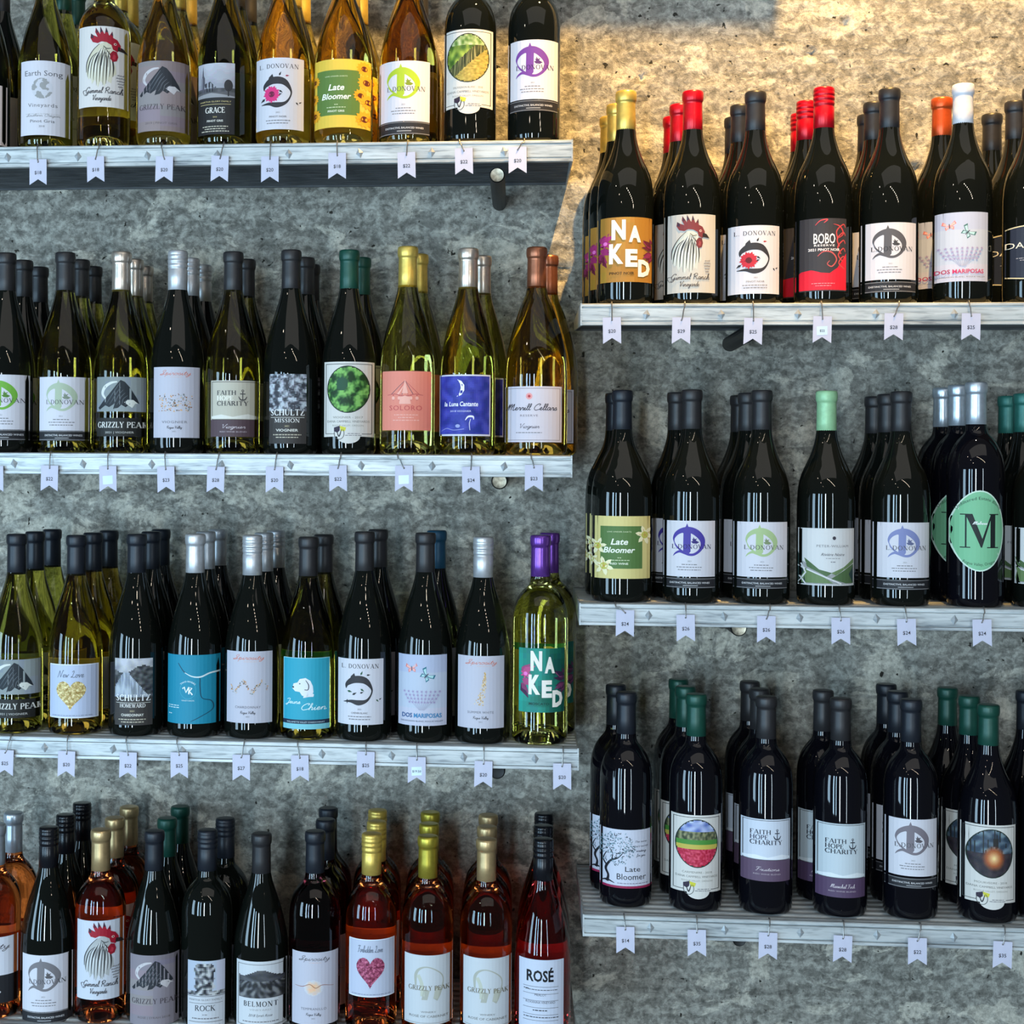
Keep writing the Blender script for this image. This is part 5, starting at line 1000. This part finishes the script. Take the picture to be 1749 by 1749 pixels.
r = (1778, 1410, 1858, 1510); mono('R3', 1792, 1194, 'burg', 'navy', 'black', (90, 90, 110), r, 'navy-capped bottle at the frame', 'black navy-capped bottle beyond the bonfire label bottle', rear=(1752,), d0=.06)

# ease touching neighbours apart
BOT = [(o, max(math.hypot(v.co.x, v.co.y) for v in next(c for c in o.children if c.name.startswith('glass_body')).data.vertices)) for o in COL.objects if o.name.startswith('wine_bottle')]
BOT = [(o, max(r, .0384)+.0011) for o, r in BOT]
for it in range(12):
    for i, (a, ra) in enumerate(BOT):
        for b, rb in BOT[i+1:]:
            if abs(a.location.z-b.location.z) > .05: continue
            dx, dy = b.location.x-a.location.x, b.location.y-a.location.y; d = math.hypot(dx, dy)
            if d < ra+rb:
                e = (ra+rb-d+.0001)/2/max(d, 1e-6); a.location.x -= dx*e; b.location.x += dx*e
                if abs(dy) > .03: a.location.y -= dy*e*.3; b.location.y += dy*e*.3
# ------------------------------------------------------------------ price tags
def tube(path, r, n=6):
    vs, fs = [], []
    pts = [Vector(p) for p in path]
    for i, p in enumerate(pts):
        d = (pts[min(i+1, len(pts)-1)]-pts[max(i-1, 0)]).normalized(); a = d.cross(Vector((1, .2, .1))).normalized(); b = d.cross(a)
        for k in range(n): t = 2*PI*k/n; vs.append(tuple(p+a*r*math.cos(t)+b*r*math.sin(t)))
        if i:
            for k in range(n): j = (k+1) % n; o = (i-1)*n; fs.append((o+k, o+n+k, o+n+j, o+j))
    return vs, fs
TW, THT = .0262, .0385
def price_tag(px, py, price, z, x_hook, who, sticker=False):
    y = FACE-.0062; p = P(px, py, y); rot = random.uniform(-.03, .03)
    # plate: outline round a punched hole
    hx, hz, hr = 0, -.0042, .0013
    outer = [(-TW/2, 0), (-TW/2, -THT), (0, -THT+.0085), (TW/2, -THT), (TW/2, 0)]; hole = [(hx+hr*math.cos(a), hz+hr*math.sin(a)) for a in [2*PI*i/8 for i in range(8)]]
    tr = tessellate_polygon([[Vector((a, b, 0)) for a, b in outer], [Vector((a, b, 0)) for a, b in hole]])
    allp = outer+hole; n = len(allp)
    vs = [(a, -.0002, b) for a, b in allp]+[(a, .0002, b) for a, b in allp]
    fs = [tuple(t) for t in tr]+[tuple(v+n for v in t[::-1]) for t in tr]
    for i in range(5): j = (i+1) % 5; fs.append((i, j, n+j, n+i))
    for i in range(8): j = (i+1) % 8; fs.append((5+j, 5+i, n+5+i, n+5+j))
    o = link('price_tag', mesh_from('price_tag', vs, fs, TAGM)); o.location = p; o.rotation_euler = (0, rot, 0)
    tag(o, who, 'tag', 'swallow-tailed price tags on the shelf rails')
    if sticker: 
        b = link('sticker', mesh_from('sticker', [(-.0078, -.00045, -.0150), (.0072, -.00045, -.0140), (.0075, -.00045, -.0265), (-.0074, -.00045, -.0275)], [(0, 1, 2, 3)], STICKM), None, o)
    if price:
        t2, f2, wd = text2d(price, .012, 0, 1.0); k = .0052/.72 if not sticker else .0034/.72
        vs = [(x*k, -.0006 if sticker else -.00035, yy*k-.0225) for x, yy in t2]
        link('price_print', mesh_from('price_print', vs, f2, INKM), None, o)
    # wire hook from the deck edge to the hole
    dx = x_hook-p.x; dz = z-p.z
    path = [(dx, .0135, dz+.0006), (dx, .0065, dz+.0022), (dx, .0042, dz+.0008), (dx*.9, .0012, dz-.006), (dx*.6, .0004, dz*.55-.001), (dx*.25, -.0008, hz*.2), (0, -.0012, hz+.0004), (.0004, .0006, hz-.0008), (.0006, .0022, hz+.001)]
    q = []
    for i in range(len(path)-1):
        for k in range(3): q.append(tuple(path[i][a]+(path[i+1][a]-path[i][a])*k/3 for a in range(3)))
    q.append(path[-1]); vs, fs = tube(q, .0009)
    link('wire_hook', mesh_from('wire_hook', vs, fs, WIREM), None, o, True)
TAGS = {
 'L1': [(65, 272, '$18', 0, 'globe label bottle'), (163, 267, '$18', 8, 'amber rooster bottle'), (281, 267, '$20', -5, 'amber taupe-bear bottle'), (376, 266, '$20', 6, 'church label bottle'), (461, 267, '$20', 2, 'pink flower bottle'), (576, 261, '$18', 0, 'sunflower label bottle'), (694, 260, '$22', 3, 'lime monogram bottle'), (792, 253, '$22', -7, 'vineyard oval bottle'), (884, 251, '$20', 12, 'purple monogram bottle')],
 'L2': [(-9, 796, '$22', 2, 'green monogram bottle'), (85, 795, '$22', 2, 'sage monogram bottle'), (184, 796, '', 2, 'silver-capped bear bottle'), (283, 797, '$23', 0, 'mosaic label bottle'), (369, 797, '$28', 5, 'beige anchor bottle'), (469, 797, '$20', 4, 'grey stonework bottle'), (577, 795, '$22', 6, 'green leaf oval bottle'), (690, 795, '', -11, 'coral tent bottle'), (804, 797, '$24', 2, 'blue moon bottle'), (912, 794, '$23', -5, 'copper-capped bottle')],
 'L3': [(9, 1281, '$25', 10, 'navy-capped bear bottle'), (114, 1283, '$20', 2, 'gold heart bottle'), (219, 1285, '$22', -3, 'grey road photo bottle'), (306, 1285, '$25', -3, 'teal map bottle'), (412, 1289, '$27', 6, 'speckled wave bottle'), (512, 1290, '$18', -3, 'teal dog bottle'), (625, 1284, '$25', 0, 'black leafy ring bottle'), (712, 1293, '$19.50', 0, 'blue butterfly bottle'), (826, 1300, '$20', 0, 'gold saxophone bottle'), (960, 1304, '$20', 2, 'purple-capped bottle')],
 'R1': [(1045, 542, '$20', 0, 'gold-capped bottle'), (1164, 542, '$29', 5, 'red-capped rooster bottle'), (1287, 543, '$25', -2, 'red flower bottle'), (1405, 540, '$22', -3, 'red screw-capped bottle'), (1527, 535, '$28', 8, 'charcoal monogram bottle'), (1659, 535, '$25', -5, 'white-capped butterfly bottle')],
 'R2': [(1068, 1042, '$24', -18, 'lily label bottle'), (1171, 1050, '$26', 0, 'blue-violet monogram bottle'), (1309, 1052, '$26', 6, 'pale green monogram bottle'), (1436, 1055, '$26', -3, 'mint-capped bottle'), (1548, 1057, '$24', -2, 'slate blue monogram bottle'), (1677, 1058, '$24', 4, 'green oval M bottle')],
 'R3': [(1068, 1583, '$14', -2, 'tree drawing bottle'), (1190, 1588, '$35', 0, 'poppy field bottle'), (1312, 1593, '$28', 2, 'first white anchor bottle'), (1440, 1598, '$28', 0, 'second white anchor bottle'), (1567, 1602, '$22', 5, 'brown-grey monogram bottle'), (1713, 1608, '$35', 2, 'bonfire label bottle')]}
for sh, L in TAGS.items():
    z = ZL[int(sh[1])] if sh[0] == 'L' else ZR[int(sh[1])]
    for px, py, pr, dxp, who in L:
        st = pr in ('', '$19.50') or (sh == 'R1' and px == 1405)
        hook = P(px+dxp, py-20, FACE).x
        lab = ('white paper price tag marked %s below the %s' % (pr, who)) if not st else 'white paper tag with a pale sticker below the '+who
        price_tag(px, py, pr, z, hook, lab, st)
